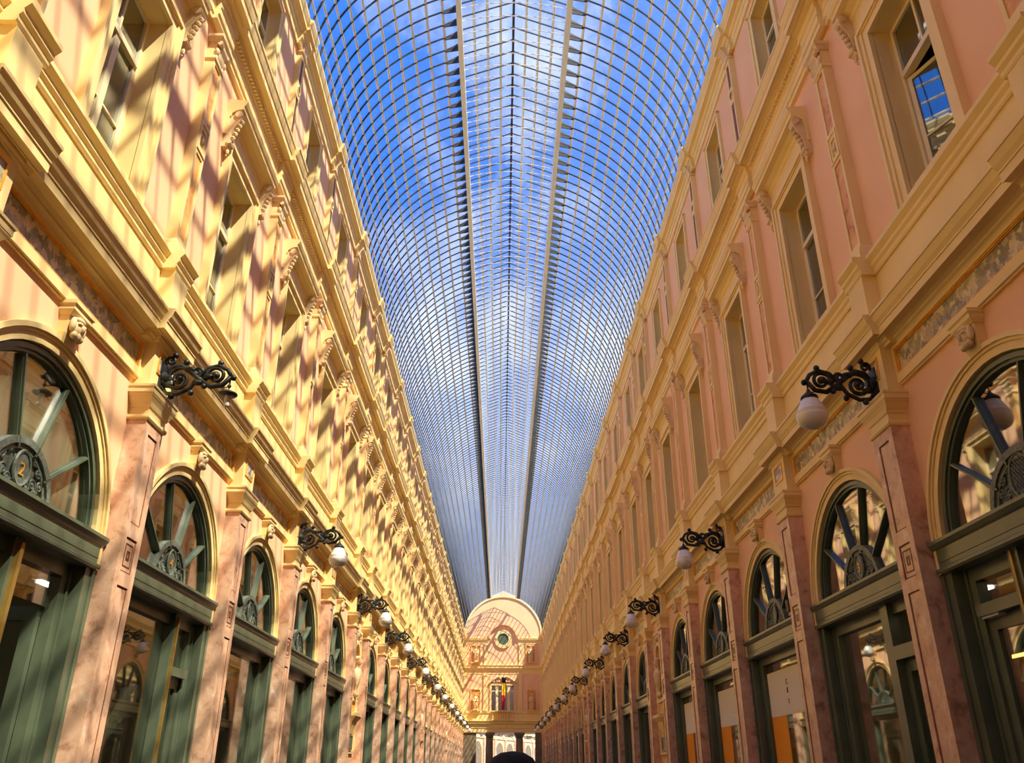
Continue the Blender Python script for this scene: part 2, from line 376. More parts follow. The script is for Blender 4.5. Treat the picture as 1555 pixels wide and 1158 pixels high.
def sillp(o): return [(-.1, 6.66), (0.02 + o, 6.66), (0.03 + o, 6.68), (0.03 + o, 6.72), (0.055 + o, 6.75), (0.055 + o, 6.79), (0.065 + o, 6.80), (0.10 + o, 6.84), (0.10 + o, 6.885), (0.0, 6.90), (-.1, 6.90)]
def f_sill(h): return lambda b: b.prism(sillp(0), -h, h)
def f_sillb(b): b.prism(sillp(0.15), -0.235, 0.235)
# upper pilaster strip (first floor)
def f_up(b):
    hw, d = 0.145, 0.07
    recess_panel(b, d, 0.02, -hw, hw, 7.1, 10.25, [(-0.095, 0.095, 7.18, 8.42), (-0.06, 0.06, 8.56, 8.80), (-0.095, 0.095, 8.94, 9.86)])
    for s in (-1, 1): b.add([(0.05, s * hw, 7.1), (-d, s * hw, 7.1), (-d, s * hw, 10.25), (0.05, s * hw, 10.25)], [(0, 1, 2, 3)])
    b.rings([(0.20, 0.13, 6.88), (0.20, 0.13, 7.0), (0.18, 0.11, 7.02), (0.18, 0.11, 7.06), (0.155, 0.08, 7.11)], -.05)
    frame(b, 0.065, 0.085, -0.125, 0.125, 8.47, 8.89, 0.03)
    b.rings([(0.15, 0.075, 9.88), (0.165, 0.09, 9.90), (0.165, 0.09, 9.93), (0.15, 0.075, 9.95)], -.05)
def f_up_panel(b):
    b.box(0.04, 0.056, -0.093, 0.093, 7.182, 8.418); b.box(0.04, 0.056, -0.093, 0.093, 8.942, 9.858)
def f_up_boss(b): b.ball((-0.06, 0, 8.68), 0.04, 8, 5, 0.8, 1, 1.6)
def f_up_cap(b):
    b.rings([(0.17, 0.10, 10.18), (0.19, 0.13, 10.22), (0.21, 0.15, 10.24), (0.21, 0.15, 10.28)], -.05)
    b.prism([(0.06, 9.98), (0.075, 9.96), (0.09, 10.0), (0.10, 10.07), (0.13, 10.13), (0.13, 10.18), (0.06, 10.2)], -0.10, 0.10)
    for s in (-1, 1):
        b.tube([(-0.115, s * 0.10, 10.15), (-0.115, s * 0.175, 10.15)], 0.035, 8)
        b.ball((-0.08, s * 0.13, 10.04), 0.04, 7, 5, 0.8, 1, 1.5); b.ball((-0.075, s * 0.12, 9.95), 0.028, 7, 5, 0.8, 1, 1.5)
# second entablature
def ent2(o): return [(-.1, 10.45), (0.0 + o, 10.45), (0.0 + o, 10.52), (0.02 + o, 10.53), (0.02 + o, 10.62), (0.035 + o, 10.64), (0.01 + o, 10.66), (0.01 + o, 10.78), (0.035 + o, 10.80), (0.035 + o, 10.90),
                     (0.10 + o, 10.92), (0.10 + o, 10.94), (0.19 + o, 10.95), (0.19 + o, 10.935), (0.20 + o, 10.935), (0.20 + o, 11.03), (0.215 + o, 11.045), (0.235 + o, 11.10), (0.255 + o, 11.17), (0.265 + o, 11.175), (0.265 + o, 11.21), (0.0, 11.25), (-.1, 11.25)]
def f_ent2(h): return lambda b: b.prism(ent2(0), -h, h)
def f_ent2b(b): b.prism(ent2(0.07), -0.31, 0.31)
def f_dent(h):
    def f(b):
        n = int(2 * (h - 0.33) / 0.075)
        for k in range(n):
            y = -h + 0.33 + 0.075 * (k + 0.5); b.box(0.03, 0.085, y - 0.022, y + 0.022, 10.82, 10.895)
    return f
# top floor
def f_tp(b):
    hw, d = 0.12, 0.05
    recess_panel(b, d, 0.02, -hw, hw, 11.3, 13.66, [(-0.07, 0.07, 11.45, 12.62), (-0.07, 0.07, 12.98, 13.52)])
    for s in (-1, 1): b.add([(0.05, s * hw, 11.2), (-d, s * hw, 11.2), (-d, s * hw, 13.66), (0.05, s * hw, 13.66)], [(0, 1, 2, 3)])
    b.rings([(0.16, 0.09, 11.2), (0.16, 0.09, 11.3), (0.13, 0.06, 11.33)], -.05)
    b.band(0.07, 0.095, 0, 2 * PI, 14, 0.045, 0.065, 0, 12.80)
def f_tp_panel(b):
    b.box(0.02, 0.034, -0.068, 0.068, 11.452, 12.618); b.box(0.02, 0.034, -0.068, 0.068, 12.982, 13.518); b.disc(0.07, 0, 2 * PI, 14, 0.045, 0.054, 0, 12.80)
def f_tcap(b):
    b.rings([(0.13, 0.06, 13.60), (0.15, 0.08, 13.62), (0.15, 0.08, 13.65)], -.05)
    b.prism([(-.05, 13.62), (0.07, 13.62), (0.075, 13.7), (0.10, 13.78), (0.16, 13.86), (0.16, 13.92), (-.05, 13.92)], -0.09, 0.09)
def ent3(o): return [(-.1, 13.70), (-0.02 + o, 13.70), (-0.02 + o, 13.84), (0.0 + o, 13.86), (0.0 + o, 13.96), (0.03 + o, 13.98), (0.05 + o, 14.03), (0.11 + o, 14.05), (0.12 + o, 14.05), (0.12 + o, 14.12), (0.14 + o, 14.16), (0.17 + o, 14.24), (0.17 + o, 14.29), (0.0, 14.36), (-.1, 14.36)]
def f_ent3(h): return lambda b: b.prism(ent3(0), -h, h)
def f_ent3b(b): b.prism(ent3(0.06), -0.26, 0.26)
# arch
def f_archiv(b):
    for R0, R1, d in ((1.27, 1.345, 0.02), (1.345, 1.375, 0.035), (1.375, 1.42, 0.055)):
        b.band(R0, R1, 0, PI, 28, -.12, d, 0, ZA)
        for s in (-1, 1): b.box(-.12, d, *sorted((s * R0, s * R1)), 3.3, ZA)
def f_key(b):
    b.rings([(0.09, 0.055, 4.92), (0.115, 0.075, 5.0), (0.13, 0.09, 5.16)])
    b.rings([(0.14, 0.10, 5.16), (0.16, 0.13, 5.19), (0.165, 0.135, 5.2), (0.165, 0.135, 5.235), (0.18, 0.15, 5.25), (0.18, 0.15, 5.285)])
def f_key_mask(b):
    b.ball((-0.10, 0, 5.08), 0.085, 10, 7, 0.75, 0.85, 1.1); b.ball((-0.165, 0, 5.075), 0.022, 6, 4, 1, 1, 1.8)
    for s in (-1, 1):
        b.ball((-0.15, s * 0.035, 5.11), 0.02, 6, 4, 1, 1.4, 0.6); b.ball((-0.11, s * 0.085, 5.09), 0.04, 7, 5, 0.8, 0.7, 1.8); b.ball((-0.12, s * 0.05, 5.0), 0.035, 7, 5)
    b.ball((-0.13, 0, 5.005), 0.04, 7, 5, 0.8, 1, 1.1); b.ball((-0.11, 0, 5.155), 0.06, 8, 5, 0.8, 1.3, 0.5)

ME = {}
def M(name, mats, fn, smooth=False):
    if name not in ME: ME[name] = mk(name, mats, fn, smooth)
    return ME[name]

for side, wall in walls.items():
    for i, y in enumerate(PY):
        L = (4, y, 0)
        p = ob('pilaster', M('pilaster', 'marble_pink', f_pil), wall, L)
        ob('inlay', M('pilaster_inlay', 'inlay_red', f_pil_inlay), p)
        ob('capital', M('capital', 'cream', f_cap), p)
        p = ob('frieze_block', M('frieze_block', 'cream', f_fblock), wall, L)
        ob('gilt_frame', M('block_gilt_frame', 'gold', f_fblock_frame), p); ob('marble_panel', M('block_marble', 'marble_grey', f_fblock_panel), p)
        ob('cornice_break', M('cornice_break', 'cream', f_corn1b), wall, L)
        p = ob('pedestal', M('pedestal', 'cream', f_ped), wall, L)
        ob('sill_break', M('sill_break', 'cream', f_sillb), p)
        p = ob('strip_pilaster', M('strip_pilaster', 'cream', f_up), wall, L)
        ob('marble_panel', M('strip_marble', 'marble_rust', f_up_panel), p); ob('boss', M('strip_boss', 'stone', f_up_boss, True), p)
        ob('capital', M('strip_capital', 'stone', f_up_cap), p)
        ob('cornice_break', M('upper_cornice_break', 'cream', f_ent2b), wall, L)
        p = ob('strip_pilaster', M('top_strip_pilaster', 'cream', f_tp), wall, L)
        ob('marble_panel', M('top_strip_marble', 'inlay_red', f_tp_panel), p); ob('capital', M('top_strip_capital', 'stone', f_tcap), p)
        ob('cornice_break', M('top_cornice_break', 'cream', f_ent3b), wall, L)
    for i, (yc, w) in enumerate(BAYS):
        L = (4, yc, 0); h = w / 2; t = 'wide' if w > 3 else 'narrow'
        hf = h - 0.25
        p = ob('architrave', M('architrave_' + t, 'cream', f_arch_band(hf)), wall, L)
        ob('marble_panel', M('frieze_' + t, 'marble_grey', f_frieze(hf)), p); ob('gilt_frame', M('frieze_gilt_' + t, 'gold', f_frieze_gold(hf)), p)
        ob('cornice', M('cornice_' + t, 'cream', f_corn1(h)), wall, L)
        ob('blocking_course', M('blocking_' + t, 'cream', f_blocking(h)), wall, L)
        ob('sill_course', M('sill_' + t, 'cream', f_sill(h)), wall, L)
        p = ob('cornice', M('upper_cornice_' + t, 'cream', f_ent2(h)), wall, L)
        o = ob('dentil_row', M('dentils_' + t, 'cream', f_dent(h)), p); o['kind'] = 'stuff'
        ob('cornice', M('top_cornice_' + t, 'cream', f_ent3(h)), wall, L)
        if w > 3:
            ob('archivolt', M('archivolt', 'cream', f_archiv), wall, L)
            p = ob('keystone', M('keystone', 'cream', f_key), wall, L); ob('carved_mask', M('carved_mask', 'stone', f_key_mask, True), p)

# ------------------------------------------------------------------ windows
NWIN = [0]
def wname(): NWIN[0] += 1; return 'window_%d' % NWIN[0]
ANG = [0, 36, 72, 108, 144, 180]
def f_fan_frame(b):
    b.band(1.18, 1.29, 0, PI, 28, -.14, -.04, 0, ZA); b.band(1.21, 1.255, 0, PI, 28, -.04, -.015, 0, ZA)
    for s in (-1, 1):
        b.box(-.14, -.04, *sorted((s * 1.18, s * 1.29)), 3.3, ZA)
    b.box(-.14, -.03, -1.2, 1.2, ZA - 0.02, ZA + 0.09)
def f_spoke(a):
    def f(b):
        c, s = math.cos(a), math.sin(a)
        for hw, d0, d1 in ((0.017, -.11, -.05), (0.009, -.05, -.03)):
            q = []
            for r, t in ((0.42, -hw), (1.17, -hw), (1.17, hw), (0.42, hw)): q.append((r * c - t * s, ZA + r * s + t * c))
            b.add([(-d, y, z) for d in (d0, d1) for y, z in q], [(0, 1, 2, 3), (7, 6, 5, 4)] + [(i, (i + 1) % 4, 4 + (i + 1) % 4, 4 + i) for i in range(4)])
    return f
def f_fpane(a0, a1): return lambda b: b.band(0.40, 1.17, a0, a1, 6, -.085, -.079, 0, ZA)
def f_boss(b):
    b.band(0.45, 0.51, 0, PI, 20, -.12, -.03, 0, ZA); b.band(0.41, 0.455, 0, PI, 20, -.11, -.05, 0, ZA)
    b.disc(0.42, 0, PI, 20, -.11, -.075, 0, ZA)
def f_filigree(b):
    rnd = random.Random(3)
    for s in (-1, 1):
        for (y, z, r) in ((0.20, 0.34, .05), (0.28, 0.26, .055), (0.33, 0.16, .05), (0.22, 0.15, .05), (0.14, 0.10, .045), (0.27, 0.10, .04), (0.12, 0.42, .04), (0.06, 0.10, .03)):
            b.vspiral(s * y, -.062, ZA + 0.04 + z * 0.98, r, 0.008, 0 if s > 0 else PI, s * 1.5, 0.011)
            b.ball((0.062, s * y, ZA + 0.04 + z * 0.98), 0.016, 6, 4)
def f_plaque(b):
    b.disc(0.13, 0, 2 * PI, 20, -.075, -.045, 0, ZA + 0.26, 0.8); 
    n = 22; pts = [(0.045, 0.112 * math.cos(2 * PI * k / n), ZA + 0.26 + 0.14 * math.sin(2 * PI * k / n)) for k in range(n + 1)]
    b.tube(pts, 0.015, 5)
def f_lattice(b):
    n = 22; pts = [(0.05, 0.15 * math.cos(2 * PI * k / n), ZA + 0.26 + 0.19 * math.sin(2 * PI * k / n)) for k in range(n + 1)]
    b.tube(pts, 0.013, 5)
    for k in range(-4, 5):
        for s in (-1, 1):
            pts = []
            for j in range(-12, 13):
                y = j * 0.0125; z = s * y * 1.4 + k * 0.052
                if (y / 0.15) ** 2 + (z / 0.19) ** 2 < 1: pts.append((0.055, y, ZA + 0.26 + z))
            if len(pts) > 2: b.tube(pts, 0.006, 4)
def f_transom(b):
    b.prism([(-.14, 3.30), (0.05, 3.30), (0.065, 3.32), (0.065, 3.345), (0.045, 3.36), (0.045, 3.40), (0.05, 3.405), (0.05, 3.52), (0.07, 3.535), (0.095, 3.57), (0.095, 3.60), (0.0, 3.625), (-.14, 3.625)], -1.43, 1.43)
def f_jamb(s):
    def f(b):
        b.box(-.2, 0.012, *sorted((s * 1.27, s * 1.44)), 0, 3.3); b.box(-.2, 0.03, *sorted((s * 1.38, s * 1.44)), 0, 3.3)
        b.box(-.2, -.10, *sorted((s * 1.10, s * 1.29)), 0, 3.3); b.box(-.1, -.085, *sorted((s * 1.20, s * 1.23)), 0, 3.3)
    return f
def f_header(b): b.box(-.2, -.10, -1.2, 1.2, 3.18, 3.3)
def f_stall(b): b.box(-.2, -.04, -1.2, 1.2, 0, 0.42); b.box(-.2, -.02, -1.2, 1.2, 0.42, 0.47); frame(b, -.05, -.03, -1.0, 1.0, 0.08, 0.36, 0.03)
def pane_box(y0, y1, z0, z1, d=-.16): return lambda b: b.box(d, d + 0.008, y0, y1, z0, z1)
def post(y0, y1, z0, z1, d0=-.2, d1=-.06): return lambda b: b.box(d0, d1, y0, y1, z0, z1)

def arched_window(yc, sx, near, label, layout):
    e = ob(wname(), None, None, (sx * 4, yc, 0), (sx, 1, 1)); struct(e)
    if not near:
        def f(b):
            f_fan_frame(b); f_boss(b); f_transom(b); f_jamb(1)(b); f_jamb(-1)(b); f_header(b); f_stall(b)
            for a in ANG[1:-1]: f_spoke(math.radians(a))(b)
            b.cur = 1
            b.disc(1.17, 0, PI, 16, -.085, -.079, 0, ZA); pane_box(-1.12, 1.12, 0.45, 3.2)(b)
        ob('shop_window_unit', M('far_arched', ['green', 'shop_glass'], f), e)
        return e
    ob('fan_frame', M('fan_frame', 'green', f_fan_frame), e)
    for k in range(1, 5): ob('glazing_bar', M('spoke%d' % k, 'green', f_spoke(math.radians(ANG[k]))), e)
    for k in range(5): ob('pane', M('fpane%d' % k, 'shop_glass', f_fpane(math.radians(ANG[k]), math.radians(ANG[k + 1]))), e)
    bo = ob('fan_boss', M('fan_boss', 'boss_iron', f_boss), e)
    ob('scrollwork', M('filigree', 'boss_iron', f_filigree), bo)
    if layout == 'right_door': ob('lattice', M('lattice', 'boss_iron', f_lattice), bo)
    else: ob('plaque', M('plaque', 'boss_iron', f_plaque), bo)
    ob('transom', M('transom', 'green', f_transom), e)
    for s in (-1, 1): ob('jamb', M('jamb%d' % s, 'green', f_jamb(s)), e)
    ob('header', M('header', 'green', f_header), e)
    ob('stall_riser', M('stall', 'green', f_stall), e)
    return e

def digit(e, txt, sx, mname='gold', size=0.15, at=(0.040, 0, ZA + 0.2), name='number'):
    c = bpy.data.curves.new('num', 'FONT'); c.body = txt; c.size = size; c.extrude = 0.004; c.align_x = 'CENTER'
    t = bpy.data.objects.new('num_tmp', c); COL.objects.link(t)
    dg = bpy.context.evaluated_depsgraph_get(); me = bpy.data.meshes.new_from_object(t.evaluated_get(dg))
    bpy.data.objects.remove(t)
    for v in me.vertices:
        x, y, z = v.co; v.co = (at[0] - z, (-x if sx > 0 else x) + at[1], y + at[2])
    me.materials.clear(); me.materials.append(MATS[mname]); me.update()
    return ob(name, me, e)

def sash_parts():
    P = {}
    def surround(b):
        for s in (-1, 1):
            b.box(-.06, 0.0, *sorted((s * 0.5, s * 0.60)), 6.9, 9.35); b.box(-.06, 0.02, *sorted((s * 0.60, s * 0.66)), 6.9, 9.45); b.box(-.06, 0.045, *sorted((s * 0.66, s * 0.71)), 6.9, 9.51)
        b.box(-.06, 0.0, -.6, .6, 9.35, 9.45); b.box(-.06, 0.02, -.66, .66, 9.45, 9.47); b.box(-.06, 0.045, -.71, .71, 9.47, 9.51)
    def reveal(b):
        for s in (-1, 1): b.box(-.36, -.055, *sorted((s * 0.5, s * 0.54)), 6.93, 9.39)
        b.box(-.36, -.055, -.5, .5, 9.35, 9.39); b.box(-.36, 0.06, -.5, .5, 6.90, 6.95)
    def fr(b):
        frame(b, -.33, -.26, -.5, .5, 6.95, 9.35, 0.05)
        b.box(-.33, -.24, -.45, .45, 8.60, 8.67)
    def bars(b):
        b.box(-.32, -.27, -.018, .018, 8.67, 9.3)
    def leaf(b):
        b.box(-.33, -.255, -.05, .05, 7.0, 8.60)
        for s in (-1, 1): b.box(-.32, -.27, *sorted((s * .05, s * .45)), 7.72, 7.745)
        for s in (-1, 1): b.box(-.325, -.265, *sorted((s * .41, s * .45)), 7.0, 8.6)
    def rail(b):
        b.box(-.14, -.10, -.5, .5, 7.13, 7.17); b.box(-.13, -.11, -.5, .5, 7.0, 7.02)
        for k in range(-4, 5): b.box(-.127, -.113, k * .11 - .006, k * .11 + .006, 6.95, 7.13)
    def hood(b):
        b.prism([(-.06, 9.51), (0.0, 9.51), (0.0, 9.80), (0.02, 9.82), (0.03, 9.87), (0.10, 9.92), (0.18, 9.935), (0.18, 9.99), (0.20, 10.01), (0.22, 10.06), (0.22, 10.09), (-.06, 10.12)], -.88, .88)
    def bracket(s):
        def f(b):
            prof = [(-.05, 9.30), (0.03, 9.30), (0.055, 9.34), (0.06, 9.40), (0.045, 9.46), (0.05, 9.52), (0.08, 9.62), (0.125, 9.70), (0.16, 9.78), (0.17, 9.86), (0.15, 9.92), (-.05, 9.93)]
            y = s * 0.80
            b.prism(prof, y - 0.055, y + 0.055)
            b.tube([(-0.125, y - 0.075, 9.85), (-0.125, y + 0.075, 9.85)], 0.055, 10); b.tube([(-0.05, y - 0.07, 9.37), (-0.05, y + 0.07, 9.37)], 0.035, 8)
            for k in range(5): b.ball((-(0.07 + 0.022 * k), y, 9.48 + 0.07 * k), 0.035, 6, 4, 1, 1.2, 1)
            b.ball((-0.03, y, 9.24), 0.03, 6, 4, 0.8, 1, 1.6); b.ball((-0.02, y, 9.18), 0.016, 6, 4)
        return f
    P.update(surround=surround, reveal=reveal, frame=fr, bars=bars, leaf=leaf, rail=rail, hood=hood)
    P['br-1'] = bracket(-1); P['br1'] = bracket(1)
    return P
SP = sash_parts()
def sash_window(yc, sx, near, swung=False):
    e = ob(wname(), None, None, (sx * 4, yc, 0), (sx, 1, 1)); struct(e)
    ob('surround', M('sash_surround', 'cream', SP['surround']), e); ob('reveal', M('sash_reveal', 'cream', SP['reveal']), e)
    p = ob('hood', M('sash_hood', 'cream', SP['hood']), e)
    for s in (-1, 1): ob('console', M('console%d' % s, 'stone', SP['br%d' % s], False), p)
    if not near:
        def f(b):
            SP['frame'](b); SP['bars'](b); SP['leaf'](b); b.cur = 1; b.box(-.30, -.29, -.46, .46, 7.0, 9.3)
        ob('sash', M('far_sash', ['window_cream', 'sash_glass'], f), e); return e
    fr = ob('sash_frame', M('sash_frame', 'window_cream', SP['frame']), e); ob('glazing_bar', M('sash_bars', 'window_cream', SP['bars']), fr)
    if swung:
        for s in (-1, 1):
            def lf(b): frame(b, -.02, .02, *sorted((0, -s * .43)), 7.0, 8.58, 0.05); b.box(-.015, .015, *sorted((-s * .05, -s * .38)), 7.72, 7.745)
            l = ob('casement', M('open_casement%d' % s, 'window_cream', lf), e, (0.30, s * .45, 0), None, (0, 0, s * 0.4))
            ob('pane', M('open_pane%d' % s, 'sash_glass', lambda b: b.box(-.004, .004, *sorted((-s * .05, -s * .38)), 7.05, 8.53)), l)
    else: ob('casement', M('casement', 'window_cream', SP['leaf']), e)
    ob('guard_rail', M('guard_rail', 'cream', SP['rail']), e)
    for k, (y0, y1, z0, z1) in enumerate(((-.45, -.018, 8.67, 9.3), (.018, .45, 8.67, 9.3), (-.41, -.05, 7.0, 8.6), (.05, .41, 7.0, 8.6))):
        if swung and k > 1: continue
        ob('pane', M('sash_pane%d' % k, 'sash_glass', pane_box(y0, y1, z0, z1, -.30)), e)
    return e
def f_ts(b):
    for s in (-1, 1):
        b.box(-.06, -.02, *sorted((s * .42, s * .52)), 11.3, 13.35); b.box(-.06, 0.0, *sorted((s * .52, s * .58)), 11.3, 13.47)
        b.box(-.30, -.055, *sorted((s * .42, s * .46)), 11.3, 13.39)
    b.box(-.06, -.02, -.52, .52, 13.35, 13.43); b.box(-.06, 0.0, -.58, .58, 13.43, 13.48); b.box(-.30, -.055, -.42, .42, 13.35, 13.39); b.box(-.30, 0.02, -.5, .5, 11.68, 11.75)
def f_tf(b):
    frame(b, -.28, -.22, -.42, .42, 11.75, 13.35, 0.05); b.box(-.27, -.21, -.37, .37, 12.72, 12.77); b.box(-.27, -.23, -.02, .02, 11.8, 13.3)
def top_window(yc, sx, near):
    e = ob(wname(), None, None, (sx * 4, yc, 0), (sx, 1, 1)); struct(e)
    ob('surround', M('top_surround', 'cream', f_ts), e)
    if not near:
        def f(b): f_tf(b); b.cur = 1; b.box(-.25, -.245, -.38, .38, 11.8, 13.3)
        ob('sash', M('far_top_sash', ['window_cream', 'sash_glass'], f), e); return e
    ob('sash_frame', M('top_frame', 'window_cream', f_tf), e)
    for k, (y0, y1, z0, z1) in enumerate(((-.37, -.02, 12.77, 13.3), (.02, .37, 12.77, 13.3), (-.37, -.02, 11.8, 12.72), (.02, .37, 11.8, 12.72))):
        ob('pane', M('top_pane%d' % k, 'sash_glass', pane_box(y0, y1, z0, z1, -.25)), e)
    return e

NDOOR = [0]
def door(yc, sx, y0, y1, closer=False, zt=2.86, swung=False):
    NDOOR[0] += 1
    e = ob('door_%d' % NDOOR[0], None, None, (sx * 4, yc, 0), (sx, 1, 1)); struct(e)
    key = 'door_%.2f_%.2f_%.2f' % (y0, y1, zt)
    def leaf(b):
        b.box(-.20, -.13, y0, y0 + 0.11, 0.02, zt); b.box(-.20, -.13, y1 - 0.11, y1, 0.02, zt); b.box(-.20, -.13, y0 + .11, y1 - .11, zt - 0.12, zt); b.box(-.20, -.13, y0 + .11, y1 - .11, 0.02, 0.45)
    if swung:                              # leaf standing open into the shop, hinged at y1
        w = y1 - y0; ya, yb = y1 - 0.07, y1 - 0.01
        ob('door_leaf', M(key + 'o', 'green', lambda b: (b.box(-.31, -.2, ya, yb, 0.02, zt), b.box(-.2 - w, -.09 - w, ya, yb, 0.02, zt), b.box(-.09 - w, -.31, ya, yb, zt - .12, zt), b.box(-.09 - w, -.31, ya, yb, 0.02, 0.45))), e)
        ob('pane', M(key + 'op', 'shop_glass', lambda b: b.box(-.09 - w, -.31, ya + .025, ya + .033, 0.45, zt - .12)), e)
        ob('handle', M(key + 'oh', 'brass', lambda b: b.tube([(0.15 + w, ya, 0.95), (0.15 + w, ya - .05, 1.0), (0.15 + w, ya - .05, 1.35), (0.15 + w, ya, 1.4)], 0.013, 6)), e)
        return e
    ob('door_leaf', M(key, 'green', leaf), e)
    ob('pane', M(key + 'p', 'shop_glass', pane_box(y0 + .11, y1 - .11, 0.45, zt - .12)), e)
    yh = y0 + 0.055
    ob('handle', M(key + 'h', 'brass', lambda b: b.tube([(0.10, yh, 0.95), (0.06, yh, 1.0), (0.06, yh, 1.35), (0.10, yh, 1.4)], 0.013, 6)), e)
    if closer: ob('door_closer', M(key + 'c', 'shell_white', lambda b: (b.box(-.13, -.06, y1 - 0.30, y1 - 0.04, zt - 0.02, zt + 0.055), b.box(-.13, -.10, y1 - 0.45, y1 - 0.3, zt, zt + .03))), e)
    return e

DISPLAY = {}
for i, (yc, w) in enumerate(BAYS):
    k = i - (I1 - 1)                      # bay 0 lies just before the lamp pilaster nearest in view
    near = -1 <= k <= 11
    for side, sx in (('right', 1), ('left', -1)):
        sash_window(yc, sx, near, side == 'right' and k == 0); top_window(yc, sx, -1 <= k <= 9)
        if w < 3: continue
        lay = 'plain'
        if side == 'right' and k == 0: lay = 'right_door'
        e = arched_window(yc, sx, near, '', lay)
        if not near: continue
        def pn(y0, y1, z0=0.47, z1=3.18, nm='display_pane'): ob(nm, M('dp_%.2f_%.2f_%.2f_%.2f' % (y0, y1, z0, z1), 'shop_glass', pane_box(y0, y1, z0, z1)), e)
        def ps(y0, y1, z0, z1, nm='mullion', m='green', d0=-.2, d1=-.04): ob(nm, M('ps_%s_%.2f_%.2f_%.2f_%.2f' % (m, y0, y1, z0, z1), m, post(y0, y1, z0, z1, d0, d1)), e)
        if side == 'right' and k == 0:
            ps(0.30, 0.44, 0, 3.3); ps(0.36, 0.385, 0, 3.28, 'brass_bead', 'brass', -.05, -.02); ps(0.44, 1.10, 2.86, 2.96, 'door_head'); pn(0.44, 1.10, 2.96, 3.18, 'toplight'); pn(-1.10, 0.30); door(yc, sx, 0.44, 1.10, True)
        elif side == 'right' and k == 1:
            ps(-0.50, -0.32, 0, 3.3); ps(-1.10, -0.50, 2.70, 2.84, 'door_head'); pn(-1.10, -0.50, 2.84, 3.18, 'toplight'); pn(-0.32, 1.10); door(yc, sx, -1.10, -0.50, zt=2.7)
            digit(e, '3', sx)
        elif side == 'left' and k == 0:
            ps(0.16, 0.30, 0, 3.3); ps(0.20, 0.25, 0, 3.26, 'brass_bead', 'brass', -.05, 0.0); pn(-1.10, 0.16); pn(0.30, 1.10, 2.9, 3.18, 'toplight'); door(yc, sx, 0.30, 1.10, zt=2.9, swung=True)
            ob('fan_blind', M('fan_blind', 'blind_white', lambda b: b.disc(1.17, 0, PI, 20, -.15, -.135, 0, ZA)), e)  # pale panel added close behind the fan, stands in for the sunlit interior
            digit(e, '2', sx)
        elif side == 'left' and k == 1:
            ps(0.42, 0.54, 0, 3.3); ps(0.46, 0.49, 0, 3.26, 'brass_bead', 'brass', -.05, -.01); pn(-1.10, 0.42)
            ps(0.54, 1.10, 2.62, 2.72, 'door_head'); pn(0.54, 1.10, 2.72, 3.18, 'toplight'); door(yc, sx, 0.54, 1.10, zt=2.62)
            digit(e, '4', sx)
        else:
            pn(-1.10, 1.10)
            if side == 'right' and 2 <= k <= 4:
                ps(-1.10, 1.10, 3.06, 3.18, 'blind_box', 'blind', -.26, -.17)
                DISPLAY[k] = (yc, e)

# displays standing in the right-hand shop windows
for k, (yc, e) in DISPLAY.items():
    nm = {2: 'beside the shop numbered three', 3: 'between two alike', 4: 'next to the carved niche'}[k]
    r = ob('window_display', None, None, (4, yc, 0)); thing(r, 'off-white banner over orange panel in shop window ' + nm, 'display', 'banner displays in shop windows')
    ob('banner_sheet', M('banner_sheet', 'banner', lambda b: b.box(-.151, -.148, -1.09, 1.09, 2.40, 3.05)), r)
    if k == 2:
        digit(r, 'C', 1, 'ink', 0.11, (0.146, 0.15, 2.82), 'lettering'); digit(r, 'K', 1, 'ink', 0.11, (0.146, 0.15, 2.70), 'lettering'); digit(r, 'T', 1, 'ink', 0.09, (0.146, 0.15, 2.55), 'lettering')
    else: digit(r, '-', 1, 'ink', 0.12, (0.146, 0.0, 2.58), 'lettering')
    ob('orange_panel', M('orange_panel', 'orange', lambda b: (b.box(-.152, -.149, 0.35, 1.09, 0.48, 2.41), b.box(-.19, -.17, -1.09, 1.09, 0.48, 2.46), b.box(-.24, -.19, -1.08, -1.0, 0.0, 2.46), b.box(-.24, -.19, 1.0, 1.08, 0.0, 2.46))), r)

# ------------------------------------------------------------------ carved niche bays
def f_np(b):
    frame(b, -.02, 0.05, -.80, .80, 2.0, 5.0, 0.07); frame(b, -.02, 0.03, -.72, .72, 2.08, 4.92, 0.03)
    b.rings([(0.40, 0.16, 2.75), (0.46, 0.24, 2.85), (0.46, 0.24, 2.92)]); b.rings([(0.20, 0.06, 2.45), (0.34, 0.14, 2.70), (0.36, 0.15, 2.75)])
    b.band(0.36, 0.45, 0, PI, 16, 0, 0.09, 0, 4.25)
    for s in (-1, 1): b.box(0, 0.09, *sorted((s * 0.36, s * 0.45)), 3.3, 4.25)
    b.box(0, 0.10, -.5, .5, 3.22, 3.32)
def f_nback(b): b.disc(0.36, 0, PI, 14, 0.0, 0.012, 0, 4.25); b.box(0, 0.012, -.36, .36, 3.3, 4.25)
def f_ntab(b): b.box(0, 0.05, -.34, .34, 2.95, 3.2); frame(b, 0.04, 0.06, -.36, .36, 2.94, 3.21, 0.025)
def f_nrel(b):
    b.lathe([(0.10, 3.32), (0.16, 3.36), (0.10, 3.42), (0.07, 3.5), (0.13, 3.58), (0.19, 3.75), (0.22, 3.9), (0.17, 3.99), (0.065, 4.02), (0.06, 4.07)], 12, (-0.10, 0, 0), 0.6, 1)
    b.ball((-0.12, 0, 4.17), 0.10, 10, 8, 0.9, 0.85, 1.2); b.ball((-0.21, 0, 4.16), 0.02, 6, 4, 1, 1, 1.6); b.ball((-0.10, 0, 4.24), 0.09, 9, 6, 1, 1.1, 0.8)
    for s in (-1, 1):
        for k in range(5): b.ball((-0.05, s * (0.27 - 0.02 * abs(k - 2)), 3.45 + 0.16 * k), 0.05, 6, 5, 0.8, 1, 1.5)
